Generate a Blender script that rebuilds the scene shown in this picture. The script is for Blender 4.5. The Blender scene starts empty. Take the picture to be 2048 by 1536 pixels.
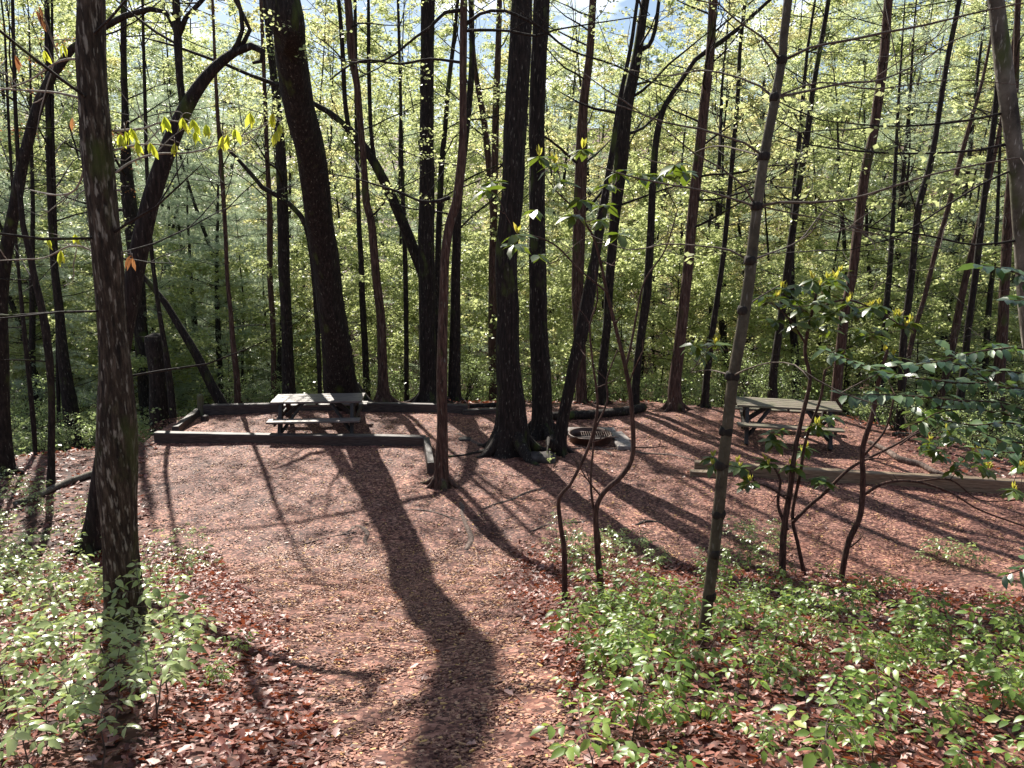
import bpy, math, random
import numpy as np
from mathutils import noise as mnoise, Vector

random.seed(7)
RNG = np.random.default_rng(7)
S = bpy.context.scene
COL = S.collection
R = math.radians

# ------------------------------------------------------------------ camera, world, sun, exposure
CAM = np.array([0.0, 0.0, 4.6]); PITCH = R(12.8); F = 1538.0
cd = bpy.data.cameras.new("camera"); cam = bpy.data.objects.new("camera", cd); COL.objects.link(cam)
cam.location = CAM; cam.rotation_euler = (R(90) - PITCH, 0, 0)
cd.sensor_width = 36; cd.lens = F / 2048 * 36; cd.clip_start = 0.05; cd.clip_end = 1000
S.camera = cam
SUN_AZ, SUN_EL = R(-23), R(42)                       # azimuth from +Y, negative to the left
W = bpy.data.worlds.new("World"); S.world = W; W.use_nodes = True
nt = W.node_tree; bg = nt.nodes['Background']; bg.inputs[1].default_value = 0.05
sky = nt.nodes.new('ShaderNodeTexSky'); sky.sky_type = 'NISHITA'; sky.sun_disc = False
sky.sun_elevation = SUN_EL; sky.sun_rotation = SUN_AZ; sky.air_density = 1.0; sky.dust_density = 0.6
tc = nt.nodes.new('ShaderNodeTexCoord'); mp = nt.nodes.new('ShaderNodeMapping'); mp.inputs['Scale'].default_value = (3, 3, 8)
cn = nt.nodes.new('ShaderNodeTexNoise'); cn.inputs['Scale'].default_value = 1.6; cn.inputs['Detail'].default_value = 7
cr = nt.nodes.new('ShaderNodeValToRGB'); cr.color_ramp.elements[0].position = .56; cr.color_ramp.elements[1].position = .67
mxs = nt.nodes.new('ShaderNodeMixRGB'); mxs.inputs[2].default_value = (17, 17.6, 19, 1)
nt.links.new(tc.outputs['Generated'], mp.inputs[0]); nt.links.new(mp.outputs[0], cn.inputs['Vector'])
nt.links.new(cn.outputs[0], cr.inputs[0]); nt.links.new(cr.outputs[0], mxs.inputs[0])
nt.links.new(sky.outputs[0], mxs.inputs[1]); nt.links.new(mxs.outputs[0], bg.inputs[0])
sl = bpy.data.lights.new("sun", 'SUN'); sl.energy = 5.0; sl.angle = R(0.55); sl.color = (1.0, 0.93, 0.83)
so = bpy.data.objects.new("sun", sl); COL.objects.link(so)
sd = Vector((math.sin(SUN_AZ) * math.cos(SUN_EL), math.cos(SUN_AZ) * math.cos(SUN_EL), math.sin(SUN_EL)))
so.rotation_euler = sd.to_track_quat('Z', 'Y').to_euler(); so.location = (0, 0, 40)
S.view_settings.view_transform = 'Standard'; S.view_settings.look = 'None'
S.view_settings.gamma = 1; S.view_settings.exposure = 1.25
S.cycles.max_bounces = 6; S.cycles.diffuse_bounces = 3; S.cycles.glossy_bounces = 2; S.cycles.transmission_bounces = 4

# ------------------------------------------------------------------ pixel helpers
cp, sp = math.cos(PITCH), math.sin(PITCH)
def ray(px, py):
    u, v = (px - 1024) / F, (768 - py) / F
    return np.array([u, cp + v * sp, -sp + v * cp])
def at(px, py, Y):                                    # point seen at a pixel, Y metres ahead
    r = ray(px, py); return CAM + r * (Y / r[1])
def mpp(px, py, Y):                                   # metres per pixel there
    r = ray(px, py); return (Y / r[1]) / F

def smooth(t): t = np.clip(t, 0, 1); return t * t * (3 - 2 * t)
def softplus(s, k): return k * np.logaddexp(0, s / k)
_cpx = [(-60, 915), (40, 900), (200, 888), (290, 875), (345, 826), (560, 800), (900, 794), (1290, 796), (1450, 806), (1690, 822), (1850, 858), (2060, 925)]
def flat(px, py): r = ray(px, py); return CAM + r * (CAM[2] / -r[2])
_cw = np.array([flat(*p)[:2] for p in _cpx])
def height(x, y):
    x = np.asarray(x, float); y = np.asarray(y, float)
    yb = 9.3 - .10 * np.clip(x - 2, 0, 8) + .12 * np.sin(x * 1.3)
    z = .325 * softplus(yb - y, .28)
    z = np.where(y < -1, .325 * softplus(yb + 1, .28) + .12 * (-1 - y), z)
    s = y - np.interp(x, _cw[:, 0], _cw[:, 1])
    dz = .40 * softplus(s, .5); dz = 5.0 * np.tanh(dz / 5.0)
    z = z - dz + .17 * softplus(y - 55, 4) * 1.0 + .05 * softplus(np.abs(x) - 40, 5)
    z = z + .018 * np.sin(x * 2.1 + 1.3 * np.sin(y * 1.7)) + .014 * np.sin(y * 2.9 + x) + .05 * np.sin(x * .6 + 2) * np.sin(y * .5) * smooth((8 - y) / 4)
    return z
def hz(x, y): return float(height(x, y))
def gpt(px, py, zoff=0.0):                            # ground point under a pixel
    r = ray(px, py); lo, t = 2.0, 2.0
    while t < 120:
        p = CAM + r * t
        if p[2] - zoff < hz(p[0], p[1]): break
        t += .15
    a, b = t - .15, t
    for _ in range(18):
        m = (a + b) / 2; p = CAM + r * m
        if p[2] - zoff < hz(p[0], p[1]): b = m
        else: a = m
    return CAM + r * b

# ------------------------------------------------------------------ materials
def newmat(name):
    m = bpy.data.materials.new(name); m.use_nodes = True
    return m, m.node_tree.nodes, m.node_tree.links, m.node_tree.nodes['Principled BSDF']
def ramp(N, cols, inter='LINEAR'):
    r = N.new('ShaderNodeValToRGB'); r.color_ramp.interpolation = inter
    e = r.color_ramp.elements
    while len(e) < len(cols): e.new(.5)
    for k, (p, c) in enumerate(cols): e[k].position = p; e[k].color = (*c, 1)
    return r
def leaf_mat(name, cols, trans=(.35, .45, .08), tw=.5, rough=.45, spec=.5):
    m, N, L, b = newmat(name)
    a = N.new('ShaderNodeAttribute'); a.attribute_name = 'rnd'
    r = ramp(N, cols); L.new(a.outputs['Fac'], r.inputs[0]); L.new(r.outputs[0], b.inputs['Base Color'])
    b.inputs['Roughness'].default_value = rough; b.inputs['Specular IOR Level'].default_value = spec
    t = N.new('ShaderNodeBsdfTranslucent')
    mix = N.new('ShaderNodeMixRGB'); mix.blend_type = 'MIX'; mix.inputs[0].default_value = .6
    mix.inputs[2].default_value = (*trans, 1); L.new(r.outputs[0], mix.inputs[1]); L.new(mix.outputs[0], t.inputs[0])
    ms = N.new('ShaderNodeMixShader'); ms.inputs[0].default_value = tw
    L.new(b.outputs[0], ms.inputs[1]); L.new(t.outputs[0], ms.inputs[2]); L.new(ms.outputs[0], N['Material Output'].inputs[0])
    return m
def bark_mat(name, c0, c1, c2, moss=0.0, lichen=.0, stretch=7.0, scale=9.0, bump=.5, rough=.85, lcol=(.17, .16, .13)):
    m, N, L, b = newmat(name)
    t = N.new('ShaderNodeTexCoord'); mp = N.new('ShaderNodeMapping'); mp.inputs['Scale'].default_value = (stretch, stretch, 1)
    L.new(t.outputs['Object'], mp.inputs[0])
    n = N.new('ShaderNodeTexNoise'); n.inputs['Scale'].default_value = scale / 2.2; n.inputs['Detail'].default_value = 8; n.inputs['Roughness'].default_value = .65
    L.new(mp.outputs[0], n.inputs['Vector'])
    r = ramp(N, [(.35, c0), (.52, c1), (.70, c2)]); L.new(n.outputs[0], r.inputs[0])
    out = r.outputs[0]
    def layer(out, col, sc, lo, hi, st=1.0):
        nn = N.new('ShaderNodeTexNoise'); nn.inputs['Scale'].default_value = sc; nn.inputs['Detail'].default_value = 5
        mm = N.new('ShaderNodeMapping'); mm.inputs['Scale'].default_value = (1, 1, st); L.new(t.outputs['Object'], mm.inputs[0]); L.new(mm.outputs[0], nn.inputs['Vector'])
        rr = ramp(N, [(lo, (0, 0, 0)), (hi, (1, 1, 1))]); L.new(nn.outputs[0], rr.inputs[0])
        mx = N.new('ShaderNodeMixRGB'); L.new(rr.outputs[0], mx.inputs[0]); L.new(out, mx.inputs[1]); mx.inputs[2].default_value = (*col, 1)
        return mx.outputs[0]
    if lichen: out = layer(out, lcol, 38, .64 - lichen * .12, .74 - lichen * .12, .22)
    if moss: out = layer(out, (.055, .075, .016), 3.0, .62 - moss * .25, .74 - moss * .2, .5)
    L.new(out, b.inputs['Base Color']); b.inputs['Roughness'].default_value = rough
    b.inputs['Specular IOR Level'].default_value = .3
    bp = N.new('ShaderNodeBump'); bp.inputs['Strength'].default_value = bump; bp.inputs['Distance'].default_value = .03
    L.new(n.outputs[0], bp.inputs['Height']); L.new(bp.outputs[0], b.inputs['Normal'])
    return m
M = {}
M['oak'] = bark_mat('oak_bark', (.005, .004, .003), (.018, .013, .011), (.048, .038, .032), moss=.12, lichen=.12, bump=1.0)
M['mossy'] = bark_mat('mossy_bark', (.010, .007, .005), (.045, .032, .021), (.14, .11, .080), moss=.28, lichen=.6, bump=1.0, stretch=6, scale=13, lcol=(.27, .25, .20))
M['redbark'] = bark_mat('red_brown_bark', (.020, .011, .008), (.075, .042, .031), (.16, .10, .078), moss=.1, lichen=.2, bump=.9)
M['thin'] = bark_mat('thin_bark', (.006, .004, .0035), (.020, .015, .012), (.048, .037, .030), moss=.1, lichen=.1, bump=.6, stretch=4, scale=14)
M['pinebark'] = bark_mat('young_pine_bark', (.035, .030, .019), (.070, .060, .038), (.115, .10, .070), moss=.05, lichen=.2, bump=.35, stretch=1.2, scale=22, rough=.6)
M['cherry'] = bark_mat('pale_blotched_bark', (.03, .024, .018), (.12, .105, .082), (.25, .225, .185), moss=.35, lichen=.3, bump=.5, stretch=1.2, scale=5, lcol=(.40, .38, .33))
M['rhodo'] = bark_mat('laurel_bark', (.025, .013, .010), (.07, .037, .028), (.15, .085, .066), bump=.5, stretch=5, scale=22)
M['twig'] = bark_mat('twig_bark', (.045, .033, .026), (.10, .078, .062), (.17, .14, .115), bump=.2)
M['paletwig'] = bark_mat('pale_twig_bark', (.16, .14, .11), (.28, .25, .21), (.40, .37, .31), bump=.2)
M['root'] = bark_mat('root_wood', (.05, .034, .027), (.13, .092, .075), (.26, .20, .17), bump=.8, stretch=3, scale=18)
M['node'] = bark_mat('whorl_scar_bark', (.012, .010, .008), (.025, .020, .016), (.05, .04, .03), bump=.5)
M['foliage'] = leaf_mat('spring_foliage', [(0, (.09, .15, .03)), (.45, (.18, .26, .06)), (.8, (.31, .37, .15)), (1, (.43, .44, .24))], (.76, .81, .38), .62, .4, .7)
M['foliage_yellow'] = leaf_mat('yellow_spring_foliage', [(0, (.18, .22, .05)), (.6, (.34, .38, .10)), (.9, (.44, .42, .12)), (1, (.48, .34, .14))], (.84, .79, .42), .62, .4, .7)
M['foliage_dark'] = leaf_mat('understory_foliage', [(0, (.07, .13, .045)), (.5, (.15, .23, .08)), (.85, (.27, .35, .15)), (1, (.40, .45, .25))], (.55, .68, .26), .55, .3, .9)
M['foliage_far'] = leaf_mat('far_foliage', [(0, (.08, .13, .04)), (.5, (.17, .24, .08)), (.85, (.30, .35, .12)), (1, (.44, .40, .18))], (.62, .68, .22), .5, .5, .4)
M['needles'] = leaf_mat('pine_needles', [(0, (.15, .23, .14)), (.6, (.28, .36, .25)), (1, (.44, .51, .40))], (.64, .76, .50), .55, .3, .9)
M['seedling'] = leaf_mat('seedling_leaf', [(0, (.06, .13, .022)), (.5, (.13, .23, .040)), (.85, (.24, .34, .07)), (1, (.38, .43, .12))], (.52, .70, .10), .38, .42, .55)
M['seedling_pale'] = leaf_mat('pale_seedling_leaf', [(0, (.15, .23, .07)), (.5, (.27, .36, .12)), (1, (.45, .50, .24))], (.60, .74, .18), .36, .32, .9)
M['laurel'] = leaf_mat('laurel_leaf', [(0, (.022, .050, .010)), (.6, (.045, .090, .016)), (1, (.09, .14, .025))], (.30, .42, .03), .30, .34, .6)
M['laurel_new'] = leaf_mat('laurel_new_leaf', [(0, (.30, .34, .05)), (.6, (.44, .42, .07)), (1, (.50, .32, .10))], (.75, .72, .10), .5, .4)
M['teal'] = leaf_mat('blue_green_leaf', [(0, (.022, .055, .022)), (.6, (.045, .092, .036)), (1, (.10, .16, .06))], (.24, .40, .06), .25, .30, .7)
M['hang'] = leaf_mat('hanging_young_leaf', [(0, (.24, .32, .03)), (.7, (.40, .46, .05)), (1, (.50, .40, .06))], (.80, .85, .08), .55, .45)
M['deadleaf'] = leaf_mat('dead_leaf', [(0, (.06, .018, .012)), (.3, (.18, .052, .034)), (.6, (.30, .12, .090)), (.85, (.42, .23, .19)), (1, (.50, .33, .29))], (.55, .14, .05), .22, .48, .55)
M['orange'] = leaf_mat('dry_orange_leaf', [(0, (.20, .07, .03)), (1, (.34, .17, .06))], (.50, .22, .08), .4, .5)
M['chip'] = leaf_mat('wood_chip', [(0, (.06, .024, .018)), (.35, (.155, .066, .048)), (.7, (.30, .145, .098)), (.93, (.46, .265, .165)), (1, (.60, .38, .12))], (.2, .1, .05), 0.0, .6, .35)

def ground_mat(name, chip):
    m, N, L, b = newmat(name)
    t = N.new('ShaderNodeTexCoord')
    v = N.new('ShaderNodeTexVoronoi'); v.inputs['Scale'].default_value = 34 if chip else 15; v.inputs['Randomness'].default_value = 1
    ns = N.new('ShaderNodeTexNoise'); ns.inputs['Scale'].default_value = 12; ns.inputs['Detail'].default_value = 4
    mxv = N.new('ShaderNodeMixRGB'); mxv.inputs[0].default_value = .06; L.new(t.outputs['Object'], mxv.inputs[1]); L.new(ns.outputs['Color'], mxv.inputs[2]); L.new(mxv.outputs[0], v.inputs['Vector'])
    sx = N.new('ShaderNodeSeparateColor'); L.new(v.outputs['Color'], sx.inputs[0])
    if chip: r = ramp(N, [(0, (.045, .018, .015)), (.35, (.105, .045, .036)), (.7, (.225, .104, .076)), (.95, (.38, .205, .155)), (1, (.47, .29, .17))])
    else: r = ramp(N, [(0, (.025, .010, .007)), (.4, (.065, .026, .018)), (.75, (.13, .055, .038)), (1, (.25, .13, .095))])
    L.new(sx.outputs[0], r.inputs[0])
    big = N.new('ShaderNodeTexNoise'); big.inputs['Scale'].default_value = .8; big.inputs['Detail'].default_value = 6; L.new(t.outputs['Object'], big.inputs['Vector'])
    rb = ramp(N, [(.32, (.50, .46, .48)), (.46, (.90, .88, .90)), (.72, (1.2, 1.12, 1.04))]); L.new(big.outputs[0], rb.inputs[0])
    mu = N.new('ShaderNodeMixRGB'); mu.blend_type = 'MULTIPLY'; mu.inputs[0].default_value = 1; L.new(r.outputs[0], mu.inputs[1]); L.new(rb.outputs[0], mu.inputs[2])
    L.new(mu.outputs[0], b.inputs['Base Color'])
    b.inputs['Roughness'].default_value = .75; b.inputs['Specular IOR Level'].default_value = .25
    bp = N.new('ShaderNodeBump'); bp.inputs['Strength'].default_value = .9; bp.inputs['Distance'].default_value = .02 if chip else .04
    ad = N.new('ShaderNodeMath'); ad.operation = 'MULTIPLY_ADD'; ad.inputs[1].default_value = .6; L.new(sx.outputs[1], ad.inputs[0]); L.new(ns.outputs[0], ad.inputs[2])
    L.new(ad.outputs[0], bp.inputs['Height']); L.new(bp.outputs[0], b.inputs['Normal'])
    return m
M['litter'] = ground_mat('leaf_litter_soil', False); M['chips'] = ground_mat('woodchip_surface', True)
def wood_mat(name, c0, c1, c2, moss=0, rough=.6, scale=6, ax='X'):
    m, N, L, b = newmat(name)
    t = N.new('ShaderNodeTexCoord'); mp = N.new('ShaderNodeMapping')
    mp.inputs['Scale'].default_value = (1, 14, 14) if ax == 'X' else (14, 14, 1)
    L.new(t.outputs['Object'], mp.inputs[0])
    n = N.new('ShaderNodeTexNoise'); n.inputs['Scale'].default_value = scale; n.inputs['Detail'].default_value = 7; L.new(mp.outputs[0], n.inputs['Vector'])
    r = ramp(N, [(.3, c0), (.5, c1), (.72, c2)]); L.new(n.outputs[0], r.inputs[0]); out = r.outputs[0]
    if moss:
        n2 = N.new('ShaderNodeTexNoise'); n2.inputs['Scale'].default_value = 5; n2.inputs['Detail'].default_value = 5; L.new(t.outputs['Object'], n2.inputs['Vector'])
        r2 = ramp(N, [(.45, (0, 0, 0)), (.65, (moss, moss, moss))]); L.new(n2.outputs[0], r2.inputs[0])
        mx = N.new('ShaderNodeMixRGB'); L.new(r2.outputs[0], mx.inputs[0]); L.new(out, mx.inputs[1]); mx.inputs[2].default_value = (.075, .10, .03, 1); out = mx.outputs[0]
    L.new(out, b.inputs['Base Color']); b.inputs['Roughness'].default_value = rough
    bp = N.new('ShaderNodeBump'); bp.inputs['Strength'].default_value = .5; bp.inputs['Distance'].default_value = .01; L.new(n.outputs[0], bp.inputs['Height']); L.new(bp.outputs[0], b.inputs['Normal'])
    return m
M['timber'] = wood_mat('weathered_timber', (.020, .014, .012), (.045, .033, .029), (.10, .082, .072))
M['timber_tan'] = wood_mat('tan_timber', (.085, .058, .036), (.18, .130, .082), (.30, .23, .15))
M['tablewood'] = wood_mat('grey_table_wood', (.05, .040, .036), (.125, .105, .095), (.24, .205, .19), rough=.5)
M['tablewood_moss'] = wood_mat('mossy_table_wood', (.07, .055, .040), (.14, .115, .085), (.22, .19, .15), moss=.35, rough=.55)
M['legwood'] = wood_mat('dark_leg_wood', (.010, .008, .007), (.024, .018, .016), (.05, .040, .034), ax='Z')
M['postmoss'] = wood_mat('mossy_post', (.05, .045, .03), (.10, .09, .055), (.16, .15, .09), moss=.9, ax='Z')
M['stone'] = bark_mat('rock', (.022, .018, .017), (.055, .047, .044), (.11, .098, .092), bump=.8, stretch=1, scale=12)
M['concrete'] = bark_mat('concrete', (.15, .13, .12), (.24, .215, .20), (.33, .30, .28), bump=.3, stretch=1, scale=20)
M['iron'] = bark_mat('rusty_iron', (.03, .018, .014), (.075, .042, .032), (.14, .075, .055), bump=.3, stretch=1, scale=16, rough=.5)

# ------------------------------------------------------------------ mesh building
class MB:
    def __init__(s): s.V, s.Fs, s.n, s.A = [], [], 0, []
    def add(s, V, faces, rnd=None):                  # faces: list of (k-gon index arrays)
        V = np.asarray(V, float)
        for f in faces:
            s.Fs.append(np.asarray(f, np.int64) + s.n)
        s.V.append(V); s.A.append(np.full(len(V), .5) if rnd is None else np.broadcast_to(rnd, (len(V),)).astype(float)); s.n += len(V)
    def build(s, name, mat, parent=None, origin=None, flat=False):
        me = bpy.data.meshes.new(name)
        if s.n:
            V = np.concatenate(s.V).astype(np.float64)
            if origin is not None: V = V - np.asarray(origin)
            me.vertices.add(len(V)); me.vertices.foreach_set('co', V.astype(np.float32).ravel())
            tot = np.concatenate([np.full(len(f), f.shape[1]) for f in s.Fs]); idx = np.concatenate([f.ravel() for f in s.Fs])
            me.loops.add(len(idx)); me.loops.foreach_set('vertex_index', idx.astype(np.int32))
            me.polygons.add(len(tot)); me.polygons.foreach_set('loop_start', np.concatenate([[0], np.cumsum(tot)[:-1]]).astype(np.int32))
            me.update(calc_edges=True)
            a = me.attributes.new('rnd', 'FLOAT', 'POINT'); a.data.foreach_set('value', np.concatenate(s.A).astype(np.float32))
            me.polygons.foreach_set('use_smooth', np.full(len(tot), not flat))
        me.materials.append(mat)
        o = bpy.data.objects.new(name, me); COL.objects.link(o)
        if parent is not None: o.parent = parent
        elif origin is not None: o.location = origin
        return o
def tag(o, label=None, cat=None, group=None, kind=None):
    if label: o['label'] = label
    if cat: o['category'] = cat
    if group: o['group'] = group
    if kind: o['kind'] = kind
    return o
def thing(name, label, cat, loc, group=None, rz=0):
    o = bpy.data.objects.new(name, None); COL.objects.link(o); o.location = loc; o.rotation_euler = (0, 0, rz); o.empty_display_size = .2
    return tag(o, label, cat, group)
def copytree(root, loc, rz, sc, label=None, group=None, tilt=0):
    r = root.copy(); COL.objects.link(r); r.location = loc; r.rotation_euler = (tilt, tilt * .6, rz); r.scale = (sc, sc, sc)
    if label: r['label'] = label
    if group: r['group'] = group
    for ch in root.children:
        c = ch.copy(); COL.objects.link(c); c.parent = r
        for g in ch.children:
            d = g.copy(); COL.objects.link(d); d.parent = c
    return r

def catmull(P, seg):
    P = np.asarray(P, float)
    if len(P) < 3:
        t = np.linspace(0, 1, max(2, int(np.linalg.norm((P[-1] - P[0])[:3]) / seg) + 1))[:, None]; return P[0] * (1 - t) + P[-1] * t
    Q = np.vstack([2 * P[0] - P[1], P, 2 * P[-1] - P[-2]]); out = []
    for i in range(1, len(Q) - 2):
        n = max(1, int(np.linalg.norm((Q[i + 1] - Q[i])[:3]) / seg)); t = (np.arange(n) / n)[:, None]
        a, b, c, d = Q[i - 1], Q[i], Q[i + 1], Q[i + 2]
        out.append(.5 * ((2 * b) + (c - a) * t + (2 * a - 5 * b + 4 * c - d) * t ** 2 + (3 * b - a - 3 * c + d) * t ** 3))
    out.append(P[-1:]); return np.vstack(out)
def tube(mb, P, seg=.2, ns=8, rough=0.0, flare=0, cap=True, ridges=0):
    """P rows: x,y,z,r"""
    P = catmull(P, seg); n = len(P); C = P[:, :3]; r = np.maximum(P[:, 3], .0008)
    T = np.gradient(C, axis=0); T /= np.linalg.norm(T, axis=1)[:, None] + 1e-9
    ref = np.array([0., 1., 0.]) if abs(T[n // 2][1]) < .8 else np.array([1., 0, 0])
    A = np.cross(np.broadcast_to(ref, T.shape), T); A /= np.linalg.norm(A, axis=1)[:, None] + 1e-9
    B = np.cross(T, A)
    th = np.linspace(0, 2 * np.pi, ns, endpoint=False)
    rr = np.repeat(r[:, None], ns, 1)
    if rough:
        ph = RNG.uniform(0, 6.28, 6); zz = C[:, 2][:, None] if abs(T[:, 2]).mean() > .4 else C[:, 0][:, None]
        k = (np.sin(th * 2 + zz * .9 + ph[0]) + np.sin(th * 3 - zz * 1.7 + ph[1]) * .7 + np.sin(th + zz * 3.1 + ph[2]) * .6 + np.sin(th * 5 + zz * 5 + ph[3]) * .3)
        rr = rr * (1 + rough * k * .5)
    if ridges:
        w = np.array([[mnoise.noise((math.cos(t) * ridges, math.sin(t) * ridges, c[2] * 1.6)) for t in th] for c in C])
        rr = rr * (1 + .10 * np.abs(w) - .03)
    if flare:
        zb = C[0][2]; d = np.abs(np.linalg.norm(C - C[0], axis=1))[:, None]; ph = RNG.uniform(0, 6.28)
        e = np.exp(-d / (r[0] * 1.1)); rr = rr * (1 + flare * e * (np.abs(np.sin(th * 2.5 + ph)) ** 1.5))
    V = C[:, None, :] + rr[..., None] * (np.cos(th)[None, :, None] * A[:, None, :] + np.sin(th)[None, :, None] * B[:, None, :])
    V = V.reshape(-1, 3)
    i = np.arange(n - 1)[:, None] * ns; j = np.arange(ns)[None, :]; k = (j + 1) % ns
    q = np.stack([i + j, i + k, i + ns + k, i + ns + j], -1).reshape(-1, 4)
    fs = [q]
    if cap:
        V = np.vstack([V, C[-1] + T[-1] * r[-1] * .3, C[0] - T[0] * r[0] * .1]); e = (n - 1) * ns
        fs.append(np.stack([e + j[0], e + k[0], np.full(ns, n * ns)], -1)); fs.append(np.stack([k[0], j[0], np.full(ns, n * ns + 1)], -1))
    mb.add(V, fs, RNG.random())
    return P
def box(mb, c, s, ax=None, bev=.006, rnd=.5):
    """oriented box with chamfered edges: c centre, s sizes, ax 3x3 rows axes"""
    hx, hy, hz_ = [k / 2 for k in s]; b = min(bev, hx * .4, hy * .4, hz_ * .4)
    V = []
    for sx in (-1, 1):
        for sy in (-1, 1):
            for sz in (-1, 1):
                V += [(sx * hx, sy * (hy - b), sz * (hz_ - b)), (sx * (hx - b), sy * hy, sz * (hz_ - b)), (sx * (hx - b), sy * (hy - b), sz * hz_)]
    V = np.array(V)
    def vid(sx, sy, sz, k): return (((sx > 0) * 2 + (sy > 0)) * 2 + (sz > 0)) * 3 + k
    q, t = [], []
    for s_ in (-1, 1):
        cyc = [(-1, -1), (1, -1), (1, 1), (-1, 1)]
        q.append([vid(s_, a, b_, 0) for a, b_ in (cyc if s_ > 0 else cyc[::-1])])
        q.append([vid(b_, s_, a, 1) for a, b_ in (cyc if s_ > 0 else cyc[::-1])])
        q.append([vid(a, b_, s_, 2) for a, b_ in (cyc if s_ > 0 else cyc[::-1])])
    for a in (-1, 1):
        for c_ in (-1, 1):
            q.append([vid(a, c_, -1, 0), vid(a, c_, -1, 1), vid(a, c_, 1, 1), vid(a, c_, 1, 0)][::(-1 if a * c_ < 0 else 1)])
            q.append([vid(a, -1, c_, 0), vid(a, 1, c_, 0), vid(a, 1, c_, 2), vid(a, -1, c_, 2)][::(-1 if a * c_ < 0 else 1)])
            q.append([vid(-1, a, c_, 2), vid(1, a, c_, 2), vid(1, a, c_, 1), vid(-1, a, c_, 1)][::(-1 if a * c_ > 0 else 1)])
            for e in (-1, 1): t.append([vid(a, c_, e, 0), vid(a, c_, e, 1), vid(a, c_, e, 2)][::(1 if a * c_ * e > 0 else -1)])
    if ax is not None: V = V @ np.asarray(ax, float)
    mb.add(V + np.asarray(c, float), [np.array(q), np.array(t)], rnd)
def beam(mb, p, q, w, h, bev=.008, rnd=.5, up=(0, 0, 1)):
    p, q = np.asarray(p, float), np.asarray(q, float); d = q - p; L = np.linalg.norm(d); d /= L
    y = np.cross(up, d); y /= np.linalg.norm(y); z = np.cross(d, y)
    box(mb, (p + q) / 2, (L, w, h), np.array([d, y, z]), bev, rnd)

# leaf templates: x width, y length, z up
def tmpl(shape):
    if shape == 'quad': return np.array([(0, 0, 0), (.32, .5, .06), (0, 1, 0), (-.32, .5, .06)]), [np.array([[0, 1, 2, 3]])]
    if shape == 'needle': return np.array([(-.5, 0, 0), (.5, 0, 0), (.25, 1, 0), (-.25, 1, 0)]), [np.array([[0, 1, 2, 3]])]
    if shape == 'leaf':
        V = [(0, 0, 0), (0, .33, .02), (0, .68, .0), (0, 1, -.10), (.27, .28, .07), (.24, .62, .05), (-.27, .28, .07), (-.24, .62, .05)]
        return np.array(V, float), [np.array([[1, 4, 5, 2], [6, 1, 2, 7]]), np.array([[0, 4, 1], [0, 1, 6], [2, 5, 3], [2, 3, 7]])]
    if shape == 'long':
        V = [(0, 0, 0), (0, .33, .01), (0, .68, -.03), (0, 1, -.14), (.13, .28, .04), (.15, .62, .0), (-.13, .28, .04), (-.15, .62, .0)]
        return np.array(V, float), [np.array([[1, 4, 5, 2], [6, 1, 2, 7]]), np.array([[0, 4, 1], [0, 1, 6], [2, 5, 3], [2, 3, 7]])]
    if shape == 'dead':                                  # lobed curled dry leaf
        V = [(0, 0, 0), (0, .3, .03), (0, .65, .03), (0, 1, .12), (.18, .2, .10), (.34, .36, .22), (.20, .52, .12), (.30, .74, .2), (-.18, .2, .10), (-.36, .34, .16), (-.2, .52, .10), (-.28, .76, .16)]
        return np.array(V, float), [np.array([[0, 4, 6, 1], [1, 6, 7, 2], [0, 1, 10, 8], [1, 2, 11, 10]]), np.array([[4, 5, 6], [8, 10, 9], [2, 7, 3], [2, 3, 11]])]
    if shape == 'chip':
        V = [(-.5, -.5, 0), (.5, -.42, 0), (.42, .5, 0), (-.45, .45, 0), (-.45, -.45, 1), (.4, -.4, 1), (.4, .42, 1), (-.4, .4, 1)]
        return np.array(V, float), [np.array([[4, 5, 6, 7], [0, 1, 5, 4], [1, 2, 6, 5], [2, 3, 7, 6], [3, 0, 4, 7]])]
TM = {k: tmpl(k) for k in ('quad', 'needle', 'leaf', 'long', 'dead', 'chip')}
def norm(a): return a / (np.linalg.norm(a, axis=-1, keepdims=True) + 1e-9)
def scatter(mb, shape, P, D, U, sx, sy, sz=None, rnd=None):
    """P positions, D length directions, U approximate normals"""
    P = np.atleast_2d(P); N = len(P); T, Fc = TM[shape]
    D = norm(np.broadcast_to(D, (N, 3))); X = norm(np.cross(D, np.broadcast_to(U, (N, 3)))); Z = np.cross(X, D)
    sx, sy = np.broadcast_to(sx, (N,)), np.broadcast_to(sy, (N,)); sz = sy if sz is None else np.broadcast_to(sz, (N,))
    V = P[:, None] + T[None, :, 0, None] * (X * sx[:, None])[:, None] + T[None, :, 1, None] * (D * sy[:, None])[:, None] + T[None, :, 2, None] * (Z * sz[:, None])[:, None]
    nv = len(T); off = (np.arange(N) * nv)[:, None, None]
    rnd = RNG.random(N) if rnd is None else np.broadcast_to(rnd, (N,))
    mb.add(V.reshape(-1, 3), [(f[None] + off).reshape(-1, f.shape[1]) for f in Fc], np.repeat(rnd, nv))
def rdir(n, zlo=-1, zhi=1):
    z = RNG.uniform(zlo, zhi, n); a = RNG.uniform(0, 2 * np.pi, n); r = np.sqrt(np.maximum(0, 1 - z * z)); return np.stack([r * np.cos(a), r * np.sin(a), z], 1)
def leaves_cluster(mb, C, rad, n, size, shape='quad', flat=.5, rnd=None):
    """n leaves round each centre in C"""
    C = np.atleast_2d(C); P = np.repeat(C, n, 0) + RNG.normal(0, 1, (len(C) * n, 3)) * rad * np.array([1, 1, flat])
    s = size * RNG.uniform(.6, 1.3, len(P))
    scatter(mb, shape, P, rdir(len(P), -.7, .3), rdir(len(P), .1, 1), s, s, rnd=rnd)

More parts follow.
